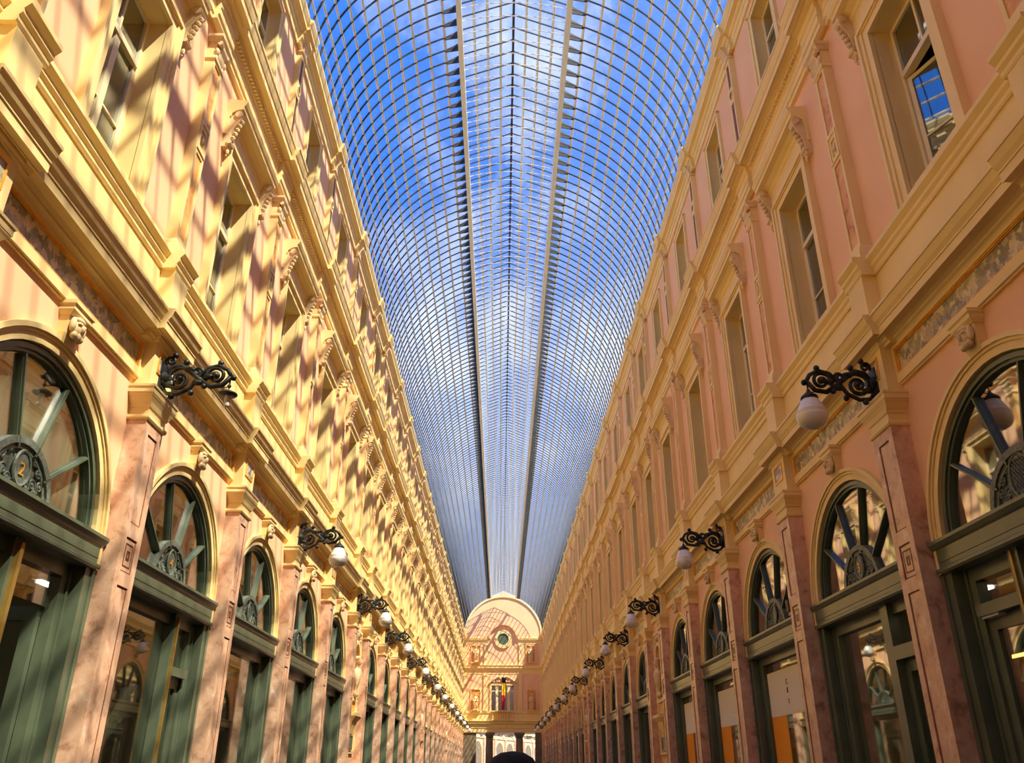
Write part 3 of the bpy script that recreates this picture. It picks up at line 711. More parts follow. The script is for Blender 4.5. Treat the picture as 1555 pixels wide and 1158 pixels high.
def f_ntop(b):
    for k in range(-3, 4): b.ball((-0.06, k * 0.10, 4.82 - 0.012 * k * k), 0.055 if k else 0.08, 7, 5, 0.8, 1, 1)
    for s in (-1, 1): b.vspiral(s * 0.45, 0.05, 4.74, 0.07, 0.01, 0, s * 1.5, 0.016)
def f_nbox(b): b.box(0.0, 0.06, -.30, .30, 2.1, 2.4); frame(b, 0.05, 0.075, -.32, .32, 2.08, 2.42, 0.03)
for side, wall in walls.items():
    for yc, w in BAYS:
        if w > 3: continue
        p = ob('niche', M('niche', 'cream', f_np), wall, (4, yc, 0))
        ob('niche_back', M('niche_back', 'marble_rust', f_nback), p); ob('tablet', M('niche_tablet', 'marble_rust', f_ntab), p)
        ob('bust', M('niche_bust', 'stone', f_nrel, True), p); ob('carved_swag', M('niche_swag', 'stone', f_ntop, True), p); ob('vent_grille', M('niche_vent', 'green', f_nbox), p)

# ------------------------------------------------------------------ wall lamps
LZ = 5.41
def f_br(b):
    t = 0.026
    b.spiral(0, 0.35, LZ - 0.02, 0.155, 0.03, 0.9, 1.75, t, 30, 0.018); b.spiral(0, 0.74, LZ + 0.03, 0.12, 0.025, PI + 0.5, -1.6, t * 0.9, 28, 0.016)
    b.spiral(0, 0.54, LZ + 0.075, 0.06, 0.012, -0.6, 1.4, 0.02, 18, 0.012); b.spiral(0, 0.235, LZ + 0.20, 0.062, 0.012, PI * 1.2, -1.5, 0.02, 18, 0.013)
    b.tube([(-0.18, 0, LZ - 0.02), (-0.26, 0, LZ + 0.13), (-0.36, 0, LZ + 0.15), (-0.48, 0, LZ + 0.06), (-0.58, 0, LZ - 0.02), (-0.70, 0, LZ - 0.10), (-0.82, 0, LZ - 0.08), (-0.90, 0, LZ + 0.02)], 0.028, 7)
    b.tube([(-0.18, 0, LZ - 0.10), (-0.24, 0, LZ - 0.18), (-0.36, 0, LZ - 0.19), (-0.48, 0, LZ - 0.12), (-0.56, 0, LZ + 0.02), (-0.64, 0, LZ + 0.12), (-0.76, 0, LZ + 0.155), (-0.86, 0, LZ + 0.10), (-0.92, 0, LZ + 0.0)], 0.024, 7)
KNOBS = [(d, z, 0.034, 1, 1, 1) for d, z in ((0.93, 0.01), (0.77, 0.185), (0.63, -0.09), (0.50, -0.17), (0.40, 0.19), (0.30, -0.215), (0.27, 0.27))]
KNOBS += [(0.36, -0.01, 0.038, 1, 1.4, 1), (0.74, 0.035, 0.038, 1, 1.4, 1)]
LEAVES = [(0.45, 0.10), (0.66, 0.02), (0.56, -0.05), (0.25, -0.08)]
def f_brfar(b):
    f_br(b)
    for d, z, r, ax, ay, az in KNOBS: b.ball((-d, 0, LZ + z), r, 6, 4, ax, ay, az)
def f_rose(b):
    b.box(0.165, 0.185, -.09, .09, LZ - 0.16, LZ + 0.16); b.ball((-0.19, 0, LZ), 0.075, 12, 8, 0.7, 1, 1); b.tube([(-0.18, 0, LZ), (-0.26, 0, LZ)], 0.04, 8)
def f_hang(b):
    b.tube([(-0.90, 0, LZ + 0.0), (-0.90, 0, LZ - 0.12)], 0.009, 6); b.ball((-0.90, 0, LZ - 0.09), 0.022, 8, 5)
    n = 10; b.tube([(-0.86 - 0.04 * math.cos(2 * PI * k / n), 0, LZ - 0.06 + 0.045 * math.sin(2 * PI * k / n)) for k in range(n + 1)], 0.006, 5)
def f_gcap(b): b.lathe([(0.015, 0.085), (0.03, 0.07), (0.055, 0.045), (0.085, 0.02), (0.092, 0.0), (0.09, -0.012)], 18, (-0.90, 0, 5.235))
def f_globe(b):
    prof = [(0.075, 0.0), (0.085, -0.01), (0.105, -0.045), (0.13, -0.095), (0.148, -0.135), (0.158, -0.15), (0.154, -0.158), (0.163, -0.172), (0.159, -0.182), (0.166, -0.195), (0.166, -0.215), (0.155, -0.26), (0.128, -0.30), (0.085, -0.325), (0.035, -0.337), (0.002, -0.338)]
    b.lathe(prof, 24, (-0.90, 0, 5.225))
def f_disc(b): b.lathe([(0.02, 0.03), (0.05, 0.025), (0.095, 0.0), (0.10, -0.012), (0.09, -0.022), (0.02, -0.022)], 18, (-0.90, 0, 5.235))
def f_bulb(b): b.lathe([(0.028, 0.0), (0.030, -0.02), (0.030, -0.12), (0.022, -0.135), (0.002, -0.14)], 12, (-0.90, 0, 5.215))
LIDX = [1, 3] + [j for j in range(I1, len(PY) - 1, 2)]
LIDX = [j for j in LIDX]
NTH = ['first', 'second', 'third', 'fourth', 'fifth', 'sixth', 'seventh', 'eighth', 'ninth', 'tenth', 'eleventh', 'twelfth', 'thirteenth', 'fourteenth', 'fifteenth', 'sixteenth']
for side, sx in (('right', 1), ('left', -1)):
    vis = [j for j in LIDX if j >= I1]
    for j in LIDX:
        if j < 3: continue
        e = ob('wall_lamp', None, None, (sx * 4, PY[j], 0), (sx, 1, 1))
        face = 'shaded' if side == 'right' else 'sunlit'
        if j <= I1 + 6:
            br = ob('scroll_bracket', M('scroll_bracket', 'iron', f_br, True), e)
            for d, z, r, ax, ay, az in KNOBS: ob('knob', M('knob%.3f' % r, 'iron', lambda b: b.ball((0, 0, 0), r, 8, 6, ax, ay, az), True), br, (-d, 0, LZ + z))
            for d, z in LEAVES: ob('leaf', M('bracket_leaf', 'iron', lambda b: b.ball((0, 0, 0), 0.05, 8, 5, 1.4, 0.7, 0.7), True), br, (-d, 0, LZ + z))
        else: ob('scroll_bracket', M('far_scroll_bracket', 'iron', f_brfar, True), e)
        ob('wall_rose', M('wall_rose', 'iron', f_rose), e); ob('hanger', M('hanger', 'iron', f_hang), e)
        bare = side == 'left' and j == I1
        if bare:
            ob('shade_holder', M('lamp_disc', 'iron', f_disc, True), e); ob('bulb', M('lamp_bulb', 'shell_white', f_bulb, True), e)
            lab = 'wall lamp without its globe, bare bulb under an iron scroll bracket'
        else:
            ob('cap', M('lamp_cap', 'iron', f_gcap, True), e); ob('globe', M('lamp_globe', 'opal', f_globe, True), e)
            n = len(vis) - (vis.index(j) if j in vis else 0)
            if j in vis: lab = 'white opal globe lamp on black scroll bracket, %s wall, %s from the end wall' % (face, NTH[n - 1])
            else: lab = 'white opal globe lamp on black scroll bracket, %s wall, before the numbered shop fan' % face
        thing(e, lab, 'lamp', 'opal globe lamps along the gallery')

# ------------------------------------------------------------------ glazed vault
VC, VR = 14.1, 4.0
GX = 1.3; A0 = math.asin(GX / VR); NP = 12
def vp(a, r): return (r * math.sin(a), VC + r * math.cos(a))
ZE, ZR = 18.0, 18.55                       # lantern eave and ridge
ceil = ob('ceiling', None); struct(ceil)
RY0, RS = START_Y + 0.1, 0.38
NR = int((END_Y - RY0) / RS)
def strip(b, pts_in, pts_out, w):
    """bar bent along a polyline in the x-z plane, w wide along y"""
    n = len(pts_in); vs = []
    for (x0, z0), (x1, z1) in zip(pts_in, pts_out): vs += [(x0, -w, z0), (x1, -w, z1), (x1, w, z1), (x0, w, z0)]
    fs = []
    for k in range(n - 1):
        for i in range(4): fs.append((4 * k + i, 4 * k + (i + 1) % 4, 4 * k + 4 + (i + 1) % 4, 4 * k + 4 + i))
    fs += [(0, 1, 2, 3), tuple(4 * (n - 1) + i for i in (3, 2, 1, 0))]
    b.add(vs, fs)
def f_rib(b):
    for s in (-1, 1):
        A = [A0 + (PI / 2 - A0) * k / 12 for k in range(13)]
        strip(b, [(s * vp(a, VR - 0.036)[0], vp(a, VR - 0.036)[1]) for a in A], [(s * vp(a, VR)[0], vp(a, VR)[1]) for a in A], 0.007)
        strip(b, [(s * vp(a, VR - 0.012)[0], vp(a, VR - 0.012)[1]) for a in A], [(s * vp(a, VR + 0.002)[0], vp(a, VR + 0.002)[1]) for a in A], 0.014)
        strip(b, [(s * GX, ZE - 0.036), (0, ZR - 0.036)], [(s * GX, ZE), (0, ZR)], 0.010)
        g = [(s * (GX + 0.03), 17.72), (s * (GX + 0.03), 17.98), (s * (GX + 0.42), vp(math.asin((GX + .42) / VR), VR)[1] - 0.01), (s * (GX + 0.36), vp(math.asin((GX + .36) / VR), VR)[1] - 0.09)]
        b.add([(x, y, z) for y in (-0.01, 0.01) for x, z in g], [(0, 1, 2, 3), (7, 6, 5, 4)] + [(i, (i + 1) % 4, 4 + (i + 1) % 4, 4 + i) for i in range(4)])
def f_tie(b):
    A = [-A0 + 2 * A0 * k / 10 for k in range(11)]
    b.tube([(vp(a, VR - 0.04)[0], 0, vp(a, VR - 0.04)[1]) for a in A], 0.011, 5)
    for a in (-A0 * .5, 0.0, A0 * .5): b.ball((vp(a, VR - .04)[0], 0, vp(a, VR - .04)[1]), 0.022, 6, 4, 1.6, 1, 0.7)
for k in range(NR):
    y = RY0 + RS * k
    ob('rib', M('rib', 'rib_iron', f_rib), ceil, (0, y, 0)); ob('tie_rod', M('tie_rod', 'roof_paint', f_tie), ceil, (0, y, 0))
LEN = RS * (NR - 1)
def f_purl(b): b.xbox(-0.034, 0.034, 0, LEN, -0.022, -0.008); b.xbox(-0.005, 0.005, 0, LEN, -0.034, -0.024)
ARC = [A0 + (PI / 2 - A0) * k / NP for k in range(NP + 1)]
for s in (-1, 1):
    for a in ARC[1:]:
        x, z = vp(a, VR); ob('purlin', M('purlin', 'roof_paint', f_purl), ceil, (s * x, RY0, z), None, (0, s * a, 0))
    sl = math.atan2(ZR - ZE, GX)
    for q in (0.25, 0.5, 0.75): ob('purlin', M('purlin', 'roof_paint', f_purl), ceil, (s * GX * (1 - q), RY0, ZE + (ZR - ZE) * q), None, (0, s * sl, 0))
    gd = ob('girder', M('girder', 'roof_paint', lambda b: (b.xbox(-0.06, 0.06, 0, LEN, 17.70, 17.74), b.xbox(-0.012, 0.012, 0, LEN, 17.74, 17.97), b.xbox(-0.06, 0.06, 0, LEN, 17.97, 18.0))), ceil, (s * GX, RY0, 0))
    ob('gutter', M('gutter', 'roof_paint', lambda b: b.xbox(-0.1, 0.25, 0, LEN, 14.28, 14.34)), ceil, (s * 4.0, RY0, 0), (s, 1, 1))
ob('ridge', M('ridge', 'rib_iron', lambda b: b.xbox(-0.03, 0.03, 0, LEN, ZR - 0.07, ZR + 0.01)), ceil, (0, RY0, 0))
# glass panes: the rows that show largest are single panes, the rest one part
QUADS = []
for s in (-1, 1):
    for k in range(NP):
        (x0, z0), (x1, z1) = vp(ARC[k], VR + 0.012), vp(ARC[k + 1], VR + 0.012); QUADS.append((s * x0, z0, s * x1, z1))
    for k in range(4):
        q0, q1 = k / 4, (k + 1) / 4
        QUADS.append((s * GX * (1 - q0), ZE + (ZR - ZE) * q0 + 0.012, s * GX * (1 - q1), ZE + (ZR - ZE) * q1 + 0.012))
def pane(b, x0, z0, x1, z1, y0, y1, t=0.006):
    L = math.hypot(x1 - x0, z1 - z0); nx, nz = -(z1 - z0) / L * t, (x1 - x0) / L * t
    vs = [(x0, y0, z0), (x1, y0, z1), (x1, y1, z1), (x0, y1, z0)]; vs += [(x + nx, y, z + nz) for x, y, z in vs]
    b.add(vs, [(0, 1, 2, 3), (7, 6, 5, 4)] + [(i, (i + 1) % 4, 4 + (i + 1) % 4, 4 + i) for i in range(4)])
FIRST = int((13.0 - RY0) / RS)
rest = MB()
for r in range(NR - 1):
    for qi, qd in enumerate(QUADS):
        if FIRST <= r < FIRST + 10:
            ob('pane', M('roof_pane%d' % qi, 'roof_glass', lambda b: pane(b, *qd, 0.014, RS - 0.014)), ceil, (0, RY0 + RS * r, 0))
        else: pane(rest, *qd, RY0 + RS * r, RY0 + RS * (r + 1))
o = ob('far_panes', rest.mesh('far_panes', 'roof_glass'), ceil); o['kind'] = 'stuff'

# ------------------------------------------------------------------ end wall (x across, thickness along y; built facing -y)
EY = END_Y
wb = ob('wall_back', None, None, (0, EY, 0)); struct(wb)
def eb(b, x0, x1, z0, z1, y0, y1): b.xbox(x0, x1, y0, y1, z0, z1)
def f_eface(b):
    n = 40; X = 4.02
    def top(x):
        t = VC + math.sqrt(max(0, 4.0 ** 2 - x * x)) if abs(x) < 4 else VC
        return max(t, ZE + (ZR - ZE) * (1 - abs(x) / GX)) if abs(x) < GX else t
    holes = [(-1.1, 1.1, 6.9, 9.3)]
    xs = sorted(set([-4 + 8 * k / n for k in range(n + 1)] + [-1.1, 1.1, -GX, GX]))
    for x0, x1 in zip(xs, xs[1:]):
        m = (x0 + x1) / 2
        segs = [(5.4, 6.9), (9.3, None)] if abs(m) < 1.1 else [(5.4, None)]
        for z0, z1 in segs:
            a, c = (z1, z1) if z1 else (top(x0), top(x1))
            b.add([(x0, 0, z0), (x1, 0, z0), (x1, 0, c), (x0, 0, a)], [(0, 1, 2, 3)])
            b.add([(x0, 4.5, z0), (x1, 4.5, z0), (x1, 4.5, c), (x0, 4.5, a)], [(0, 1, 2, 3)])
            if not z1: b.add([(x0, 0, a), (x1, 0, c), (x1, 4.5, c), (x0, 4.5, a)], [(0, 1, 2, 3)])
    b.add([(-4, 0, 5.0), (4, 0, 5.0), (4, 4.5, 5.0), (-4, 4.5, 5.0)], [(0, 1, 2, 3)])
ob('facing', M('end_face', 'pink', f_eface), wb)
def f_eroom(b): eb(b, -1.5, 1.5, 6.5, 9.8, 1.5, 1.55)
ob('room_lining', M('end_room', 'room', f_eroom), wb)
def run(prof, x0, x1):
    def f(b):
        n = len(prof); vs = [(x0, -d, z) for d, z in prof] + [(x1, -d, z) for d, z in prof]
        b.add(vs, [(i, (i + 1) % n, n + (i + 1) % n, n + i) for i in range(n)] + [tuple(range(n)), tuple(range(n, 2 * n))[::-1]])
    return f
ob('entablature', M('end_ent1', 'cream', run([(0, 5.0), (0.06, 5.0), (0.06, 5.38), (0.10, 5.4), (0.10, 5.75), (0.24, 5.79), (0.25, 5.88), (0.32, 6.02), (0, 6.06)], -4, 4)), wb)
ob('parapet_band', M('end_band', 'cream', run([(0, 6.04), (0.03, 6.04), (0.03, 6.68), (0.09, 6.75), (0.09, 6.9), (0, 6.92)], -4, 4)), wb)
ob('cornice', M('end_ent2', 'cream', run([(0, 10.4), (0.03, 10.4), (0.03, 10.78), (0.10, 10.9), (0.22, 10.94), (0.22, 11.03), (0.28, 11.2), (0, 11.25)], -4, 4)), wb)
for x0, x1 in ((-4, -1.5), (1.5, 4)): ob('cornice', M('end_ent3%d' % x0, 'cream', run([(0, 13.3), (0.04, 13.3), (0.06, 13.6), (0.16, 13.66), (0.2, 13.85), (0, 13.9)], x0, x1)), wb)
for x in (-3.85, -1.75, 1.75, 3.85):
    ob('pilaster', M('end_pil', 'cream', lambda b: (eb(b, -.17, .17, 6.9, 10.4, -.1, 0), eb(b, -.21, .21, 6.9, 7.1, -.14, 0), eb(b, -.2, .2, 10.2, 10.4, -.14, 0))), wb, (x, 0, 0))
    ob('pilaster', M('end_tpil', 'cream', lambda b: (eb(b, -.15, .15, 11.2, 13.3, -.1, 0), eb(b, -.19, .19, 11.2, 11.35, -.13, 0), eb(b, -.19, .19, 13.12, 13.3, -.13, 0))), wb, (x, 0, 0))
def ring(b, R0, R1, a0, a1, n, y0, y1, xc, zc):
    vs = []
    for k in range(n + 1):
        a = a0 + (a1 - a0) * k / n
        for R, y in ((R0, y0), (R1, y0), (R1, y1), (R0, y1)): vs.append((xc + R * math.cos(a), y, zc + R * math.sin(a)))
    fs = []
    for k in range(n):
        for i in range(4): fs.append((4 * k + i, 4 * k + (i + 1) % 4, 4 * k + 4 + (i + 1) % 4, 4 * k + 4 + i))
    fs += [(0, 1, 2, 3), tuple(4 * n + i for i in (3, 2, 1, 0))]
    b.add(vs, fs)
oc = ob('oculus', M('oculus', 'cream', lambda b: ring(b, 0.56, 0.90, 0, 2 * PI, 28, -.14, 0.05, 0, 13.75)), wb)
ob('oculus_glass', M('oculus_glass', 'green', lambda b: ring(b, 0.0, 0.58, 0, 2 * PI, 28, -.05, 0.05, 0, 13.75)), oc)
ob('hood_arch', M('oc_hood', 'pink', lambda b: ring(b, 1.32, 1.52, 0, PI, 24, -.28, 0, 0, 13.8)), wb)
ob('lunette_rib', M('oc_rib', 'cream', lambda b: ring(b, 3.84, 4.0, 0.06, PI - 0.06, 30, -.10, 0, 0, VC)), wb)
for x, z0, z1 in ((-2.72, 11.5, 13.1), (2.78, 11.5, 13.1), (-2.7, 7.0, 8.9), (2.87, 7.0, 8.9)):
    h = z1 - z0
    ob('niche', M('end_niche%.1f' % h, 'marble_rust', lambda b: (eb(b, -.42, .42, 0, h, -.02, 0.0))), wb, (x, 0, z0))
    ob('niche_frame', M('end_nframe%.1f' % h, 'cream', lambda b: (eb(b, -.5, -.42, 0, h, -.08, 0), eb(b, .42, .5, 0, h, -.08, 0), eb(b, -.5, .5, h, h + .1, -.1, 0), eb(b, -.5, .5, -.1, 0, -.3, 0))), wb, (x, 0, z0))
# window at the end wall
we = ob(wname(), None, None, (0, EY, 0)); struct(we)
ob('surround', M('end_win_s', 'cream', lambda b: (eb(b, -1.3, -1.1, 6.9, 9.4, -.08, 0.1), eb(b, 1.1, 1.3, 6.9, 9.4, -.08, 0.1), eb(b, -1.3, 1.3, 9.3, 9.5, -.1, 0.1))), we)
ob('mullions', M('end_win_m', 'window_cream', lambda b: (eb(b, -.72, -.45, 6.9, 9.3, -.05, 0.1), eb(b, .45, .72, 6.9, 9.3, -.05, 0.1), eb(b, -1.1, 1.1, 8.75, 8.83, 0, 0.1))), we)
for k, (x0, x1) in enumerate(((-1.1, -.72), (-.45, .45), (.72, 1.1))): ob('pane', M('end_pane%d' % k, 'sash_glass', lambda b: eb(b, x0, x1, 6.9, 9.3, 0.05, 0.06)), we)
ob('broken_pediment', M('end_ped', 'stone', lambda b: (b.tube([(-1.3, -.1, 9.55), (-1.0, -.15, 9.8), (-.6, -.15, 10.05), (-.3, -.12, 10.1), (-.25, -.12, 9.9)], 0.11, 6), b.tube([(1.3, -.1, 9.55), (1.0, -.15, 9.8), (.6, -.15, 10.05), (.3, -.12, 10.1), (.25, -.12, 9.9)], 0.11, 6), b.ball((0, -.15, 9.95), 0.22, 10, 7, 1, .6, 1.3), [b.ball((x, -.12, 9.68), 0.12, 8, 5, 1, .6, 1) for x in (-.9, -.6, -.35, .35, .6, .9)])), we)
bal = thing(ob('balustrade', None, None, (0, EY, 0)), 'small cream balcony balustrade below the end wall window', 'balustrade')
ob('rail', M('bal_rail', 'cream', lambda b: (eb(b, -1.1, 1.1, 6.86, 6.96, -.42, -.12), eb(b, -1.1, 1.1, 6.05, 6.15, -.42, -.0))), bal)
for k in range(9): ob('baluster', M('baluster', 'cream', lambda b: b.lathe([(0.05, 6.15), (0.03, 6.2), (0.06, 6.4), (0.03, 6.7), (0.05, 6.86)], 8, (0, -.27, 0))), bal, (-.96 + .24 * k, 0, 0))
flag = thing(ob('flag', None, None, (0.08, EY - 0.75, 0)), 'black yellow and red flag hanging on a pole at the end wall window', 'flag')
ob('pole', M('flag_pole', 'brass', lambda b: b.tube([(0, 0.5, 8.6), (0, 0.15, 9.7), (0, 0.05, 10.2)], 0.03, 6)), flag)
for nm, z0, z1 in (('black_band', 9.45, 10.0), ('yellow_band', 8.35, 9.45), ('red_band', 7.1, 8.35)):
    def ff(b):
        n = 8; vs = []
        for z in (z0, z1):
            for y in (-.03, .03):
                for k in range(n + 1): vs.append((-.2 + .4 * k / n * (1 if z > 7.2 else .7), y + .05 * math.sin(k * 1.7 + z), z))
        m = n + 1; fs = []
        for k in range(n): fs += [(k, k + 1, 2 * m + k + 1, 2 * m + k), (m + k, m + k + 1, 3 * m + k + 1, 3 * m + k), (k, k + 1, m + k + 1, m + k), (2 * m + k, 2 * m + k + 1, 3 * m + k + 1, 3 * m + k)]
        fs += [(0, m, 3 * m, 2 * m), (n, m + n, 3 * m + n, 2 * m + n)]
        b.add(vs, fs)
    ob(nm, M('flag_' + nm, 'flag_' + nm.split('_')[0], ff), flag)
# statues in the niches
def f_stat(b):
    b.smooth = True
    b.lathe([(0.22, 0.0), (0.24, 0.05), (0.23, 0.1), (0.19, 0.12), (0.21, 0.3), (0.19, 0.55), (0.17, 0.8), (0.19, 0.95), (0.21, 1.12), (0.17, 1.24), (0.07, 1.28), (0.06, 1.33)], 12, (0, 0, 0), 1, 0.75)
    b.ball((0, -.02, 1.43), 0.105, 10, 8, 0.9, 1, 1.15)
    for s in (-1, 1): b.tube([(s * .18, 0, 1.18), (s * .25, -.04, 0.98), (s * .2, -.14, 0.82), (s * .08, -.2, 0.88)], 0.06, 7, 0.04)
    for k in range(5): b.tube([(-.16 + .08 * k, -.13, 0.12), (-.14 + .07 * k, -.14, 0.5), (-.08 + .05 * k, -.13, 0.95)], 0.025, 5)
for nm, x, z, lab in (('left', -2.72, 11.5, 'carved stone statue in the upper niche on the sunlit side of the end wall'), ('r', 2.78, 11.5, 'carved stone statue in the upper niche on the shaded side of the end wall'),
                      ('l2', -2.7, 7.0, 'carved stone statue in the lower niche on the sunlit side of the end wall'), ('r2', 2.87, 7.0, 'carved stone statue in the lower niche on the shaded side of the end wall')):
    o = ob('statue', None, None, (x, EY - 0.25, z)); thing(o, lab, 'statue', 'niche statues on the end wall')
    ob('figure', M('statue_figure', 'stone', f_stat, True), o)
    ob('plinth', M('statue_plinth', 'stone', lambda b: b.xbox(-.25, .25, -.2, .2, -0.02, 0.04)), o)
# colonnade under the end wall
for x, lab in ((-1.25, 'dark stone column under the end wall, sunlit wall side'), (1.66, 'dark stone column under the end wall, shaded wall side')):
    c = thing(ob('column', None, None, (x, EY + 0.3, 0)), lab, 'column', 'columns under the end wall')
    ob('shaft', M('column_shaft', 'stone_dark', lambda b: b.lathe([(0.40, 0.35), (0.39, 1.0), (0.38, 2.5), (0.34, 4.55)], 20), True), c)
    ob('base', M('column_base', 'stone_dark', lambda b: (b.xbox(-.52, .52, -.52, .52, 0, .15), b.lathe([(0.50, 0.15), (0.50, 0.22), (0.42, 0.27), (0.46, 0.33), (0.40, 0.37)], 20))), c)
    ob('capital', M('column_capital', 'stone_dark', lambda b: (b.lathe([(0.34, 4.5), (0.39, 4.56), (0.35, 4.6), (0.46, 4.78)], 20), b.xbox(-.5, .5, -.5, .5, 4.78, 5.0))), c)
for x0, x1 in ((-4.0, -2.55), (3.2, 4.0)): ob('pier', M('end_pier%.1f' % x0, 'stone_dark', lambda b: (b.xbox(x0, x1, 0.05, 0.6, 0, 5.0), b.xbox(x0, x1 + (.05 if x0 < 0 else 0), 0.0, 0.65, 0, .4))), wb)
# sunlit arcade of the next gallery, seen through the colonnade
an = math.radians(-21)
nx = ob('wall_beyond', None, None, (-3.6, EY + 7.5, 0), None, (0, 0, an)); struct(nx)
ob('facing', M('nx_face', 'pink', lambda b: b.xbox(-0.4, 0, 0, 40, 0, 12)), nx)
for z0, z1, d in ((4.9, 5.2, .1), (5.55, 6.0, .35), (6.7, 6.9, .12), (10.6, 11.2, .35)): ob('cornice', M('nx_c%.1f' % z0, 'cream', lambda b: b.xbox(0, d, 0, 40, z0, z1)), nx)
for k in range(12):
    ob('pilaster', M('nx_pil', 'marble_pink', lambda b: b.xbox(0, .2, -.2, .2, 0, 4.9)), nx, (0, 1 + 3.3 * k, 0))
    ob('arch_bay', M('nx_arch', 'stone_dark', lambda b: (b.xbox(0, .05, 0.5, 2.8, 0, 3.4), b.lathe([(1.15, 0), (1.15, .05)], 20, (0, 0, 0)) if False else b.disc(1.15, 0, PI, 16, -.05, 0, 1.65, 3.4))), nx, (0, 1 + 3.3 * k, 0))
    if k > 7: continue
    l = ob('wall_lamp', None, None, nx.matrix_basis @ Vector((0.2, 1 + 3.3 * k, 0)), None, (0, 0, an + PI)) 
    l['label'] = 'tiny globe lamp on the sunlit arcade beyond the dark columns, %s past them' % NTH[k]; l['category'] = 'lamp'; l['group'] = 'globe lamps of the next gallery'
    ob('globe', M('lamp_globe', 'opal', f_globe, True), l); ob('scroll_bracket', M('scroll_bracket', 'iron', f_br, True), l)
# unseen wall added behind the camera, closes the open end against sky light
wf = ob('wall_front', M('front_face', 'pink', lambda b: b.xbox(-4.05, 4.05, START_Y - 0.3, START_Y, 0, 18.5)), None); struct(wf)

# ------------------------------------------------------------------ shop interior pieces on the right
def shelf(yc, x, lab, n=9):
    e = ob('shelf_unit', None, None, (x, yc, 0)); thing(e, lab, 'shelf')
    ob('back_board', M('shelf_back', 'shelf_wood', lambda b: b.xbox(0.28, 0.30, -1.0, 1.0, 0, 2.9)), e)
    for s in (-1, 1): ob('side_board', M('shelf_side', 'shelf_wood', lambda b: b.xbox(0, .3, -.02, .02, 0, 2.9)), e, (0, s, 0))
    for z in (0.4, 1.0, 1.6, 2.2, 2.85): ob('shelf_board', M('shelf_board', 'shelf_wood', lambda b: b.xbox(0, .28, -.98, .98, 0, .03)), e, (0, 0, z))
    ob('light_strip', M('shelf_strip', 'warm_lamp', lambda b: b.xbox(-.02, .02, -.6, .6, -.03, 0)), e, (0.05, 0, 2.2)); ob('light_strip', M('shelf_strip', 'warm_lamp', lambda b: b.xbox(-.02, .02, -.6, .6, -.03, 0)), e, (0.05, 0, 2.85))
    return e
bay = {i - (I1 - 1): BAYS[i][0] for i in range(len(BAYS))}
shelf(bay[1], 5.7, 'wooden shelf unit with warm light strips inside the shop, behind the door with the toplight')
for k, sx in ((0, 1), (1, 1), (0, -1), (1, -1)):
    nm = {(0, 1): 'in the shop with the door closer', (1, 1): 'above the bottle shelf', (0, -1): 'in the shop behind the fan numbered two', (1, -1): 'in the shop behind the fan numbered four'}[(k, sx)]
    e = ob('ceiling_light', None, None, (sx * 5.2, bay[k], 3.45)); thing(e, 'slim tube ceiling light ' + nm, 'light', 'tube lights in the shops')
    ob('tube', M('shop_tube', 'tube_lamp', lambda b: b.xbox(-.03, .03, -.6, .6, 0, .03)), e); ob('housing', M('shop_housing', 'shell_white', lambda b: b.xbox(-.06, .06, -.65, .65, .03, .08)), e)
    ob('drop_rod', M('shop_rod', 'iron', lambda b: (b.xbox(-.01, .01, -.5, -.48, .08, 1.9), b.xbox(-.01, .01, .48, .5, .08, 1.9))), e)
o = ob('display_screen', M('teal_screen', 'sheet_teal', lambda b: (b.xbox(0, .04, -.55, .55, 0.5, 2.7), b.xbox(-.1, .14, -.4, -.3, 0.02, .5), b.xbox(-.1, .14, .3, .4, 0.02, .5))), None, (-4.6, bay[0] - 0.45, 0))  # teal panel added inside the shop to stand in for a reflection
thing(o, 'pale teal display screen behind shop glass below the fan numbered two', 'screen')
cm = ob('security_camera', None, None, (4, bay[2] - 1.40, 3.62)); thing(cm, 'small dark wall camera box on the shop transom beside a marble pilaster', 'camera')
ob('housing', M('cctv_body', 'iron', lambda b: (b.box(0.06, 0.22, -.05, .05, 0.0, 0.16), b.box(0.0, 0.06, -.03, .03, 0.03, 0.09))), cm); ob('lens', M('cctv_lens', 'skin', lambda b: b.box(0.10, 0.20, -.045, .045, -.05, 0.0)), cm)

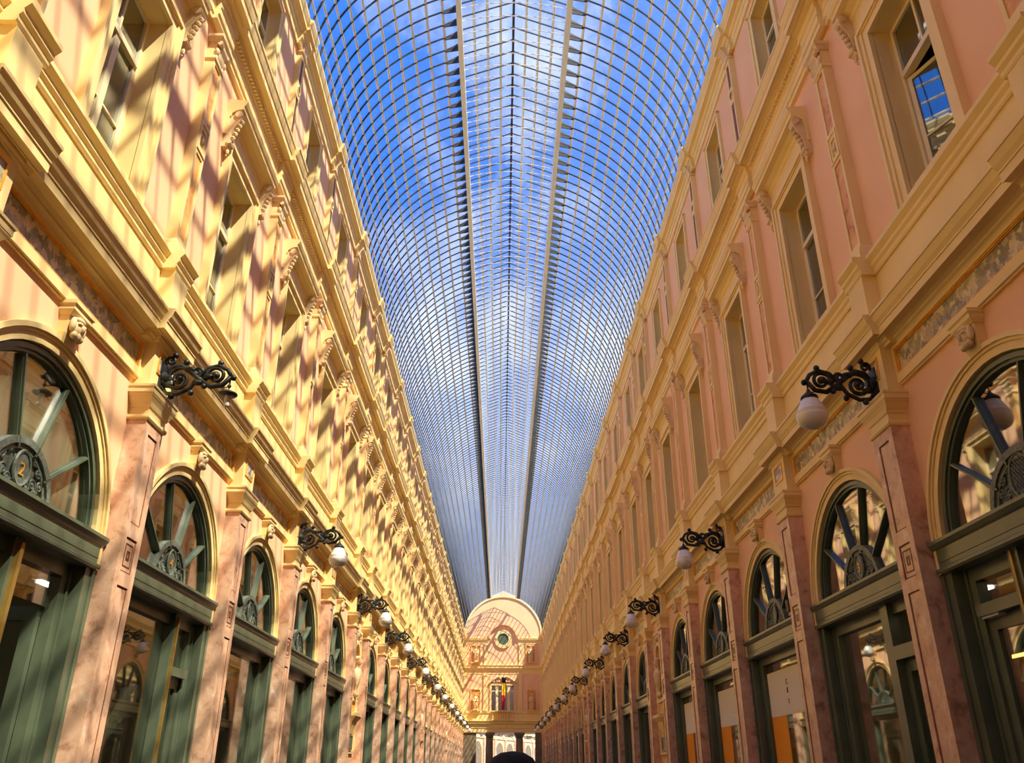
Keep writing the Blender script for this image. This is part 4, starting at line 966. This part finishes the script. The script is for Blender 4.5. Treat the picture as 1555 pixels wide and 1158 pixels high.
# ------------------------------------------------------------------ people
def person(x, y, h, rz, coat, lab, hat):
    e = ob('person', None, None, (x, y, 0), (h / 1.70,) * 3, (0, 0, rz)); thing(e, lab, 'person')
    V = [(0, 0, .95), (0, 0, 1.15), (0, 0.01, 1.34), (0, 0.01, 1.46), (0, -0.01, 1.54), (0, -0.015, 1.62)]
    R = [(.155, .11), (.145, .10), (.175, .11), (.07, .065), (.068, .075), (.075, .09)]
    E = [(i, i + 1) for i in range(5)]
    for s in (-1, 1):
        b = len(V)
        V += [(s * .09, 0, .86), (s * .10, -.01, .48), (s * .10, .02, .09), (s * .11, -.14, .04)]; R += [(.09, .095), (.06, .065), (.045, .05), (.04, .035)]
        E += [(0, b), (b, b + 1), (b + 1, b + 2), (b + 2, b + 3)]
        b = len(V)
        V += [(s * .19, .01, 1.40), (s * .235, .02, 1.14), (s * .225, -.05, .90)]; R += [(.06, .065), (.045, .05), (.034, .036)]
        E += [(2, b), (b, b + 1), (b + 1, b + 2)]
        hb = len(V)
        V += [(s * .222, -.065, .84)]; R += [(.03, .042)]; E += [(b + 2, hb)]
        for k, (dx, dy, l) in enumerate(((-.0, -.03, .075), (-.0, -.01, .085), (0, .01, .08), (0, .03, .065))):
            V += [(s * .222, -.065 + dy, .80), (s * .215, -.075 + dy, .80 - l)]; R += [(.010, .010), (.008, .008)]; E += [(hb, len(V) - 2), (len(V) - 2, len(V) - 1)]
        V += [(s * .20, -.11, .83), (s * .195, -.125, .79)]; R += [(.011, .011), (.009, .009)]; E += [(hb, len(V) - 2), (len(V) - 2, len(V) - 1)]
    me = bpy.data.meshes.new('body'); me.from_pydata(V, E, [])
    t = bpy.data.objects.new('body_tmp', me); COL.objects.link(t)
    m = t.modifiers.new('skin', 'SKIN'); m.use_smooth_shade = True
    for i, sv in enumerate(me.skin_vertices[0].data): sv.radius = R[i]
    me.skin_vertices[0].data[0].use_root = True
    t.modifiers.new('sub', 'SUBSURF').levels = 1
    dg = bpy.context.evaluated_depsgraph_get(); bm = bpy.data.meshes.new_from_object(t.evaluated_get(dg)); bpy.data.objects.remove(t)
    bm.materials.clear()
    for n_ in (coat, 'trouser', 'skin'): bm.materials.append(MATS[n_])
    for p in bm.polygons:
        c = p.center; p.use_smooth = True
        p.material_index = 2 if (c.z > 1.49 or (abs(c.x) > .17 and c.z < .90)) else (1 if c.z < .84 else 0)
    ob('body', bm, e)
    def face(b):
        b.ball((0, -.105, 1.60), 0.016, 6, 5, 1, 1.2, 1.6)
        for s in (-1, 1): b.ball((s * .077, 0, 1.605), 0.024, 6, 5, .5, 1, 1.5); b.ball((s * .032, -.092, 1.63), 0.011, 6, 4)
        b.ball((0, -.098, 1.555), 0.02, 6, 4, 1.3, .6, .4)
    ob('face_features', M('face', 'skin', face, True), e)
    if hat:
        ht = ob('hat', M('hat', 'hat_felt', lambda b: b.lathe([(0.17, 1.615), (0.172, 1.622), (0.13, 1.64), (0.105, 1.65), (0.103, 1.69), (0.095, 1.72), (0.078, 1.745), (0.045, 1.763), (0.002, 1.769)], 28), True), e)
        ob('hat_band', M('hat_band', 'hat_band', lambda b: b.lathe([(0.107, 1.652), (0.108, 1.655), (0.1065, 1.68), (0.105, 1.682)], 28), True), ht)
        ob('hair', M('hair', 'hair_brown', lambda b: b.ball((0, .012, 1.60), 0.098, 12, 8, .92, .98, 1.0), True), e)
    else: ob('hair', M('hair2', 'hair_brown', lambda b: b.ball((0, .014, 1.645), 0.10, 12, 8, .92, 1.0, .9), True), e)
person(-0.13, 3.3, 1.70 * 1.686 / 1.769, PI, 'coat_navy', 'person in a dark navy coat and dark round felt hat, walking away', True)
person(0.62, 15.0, 1.72, 0.3, 'coat_brown', 'bare-headed person in a brown coat, standing further along the gallery', False)
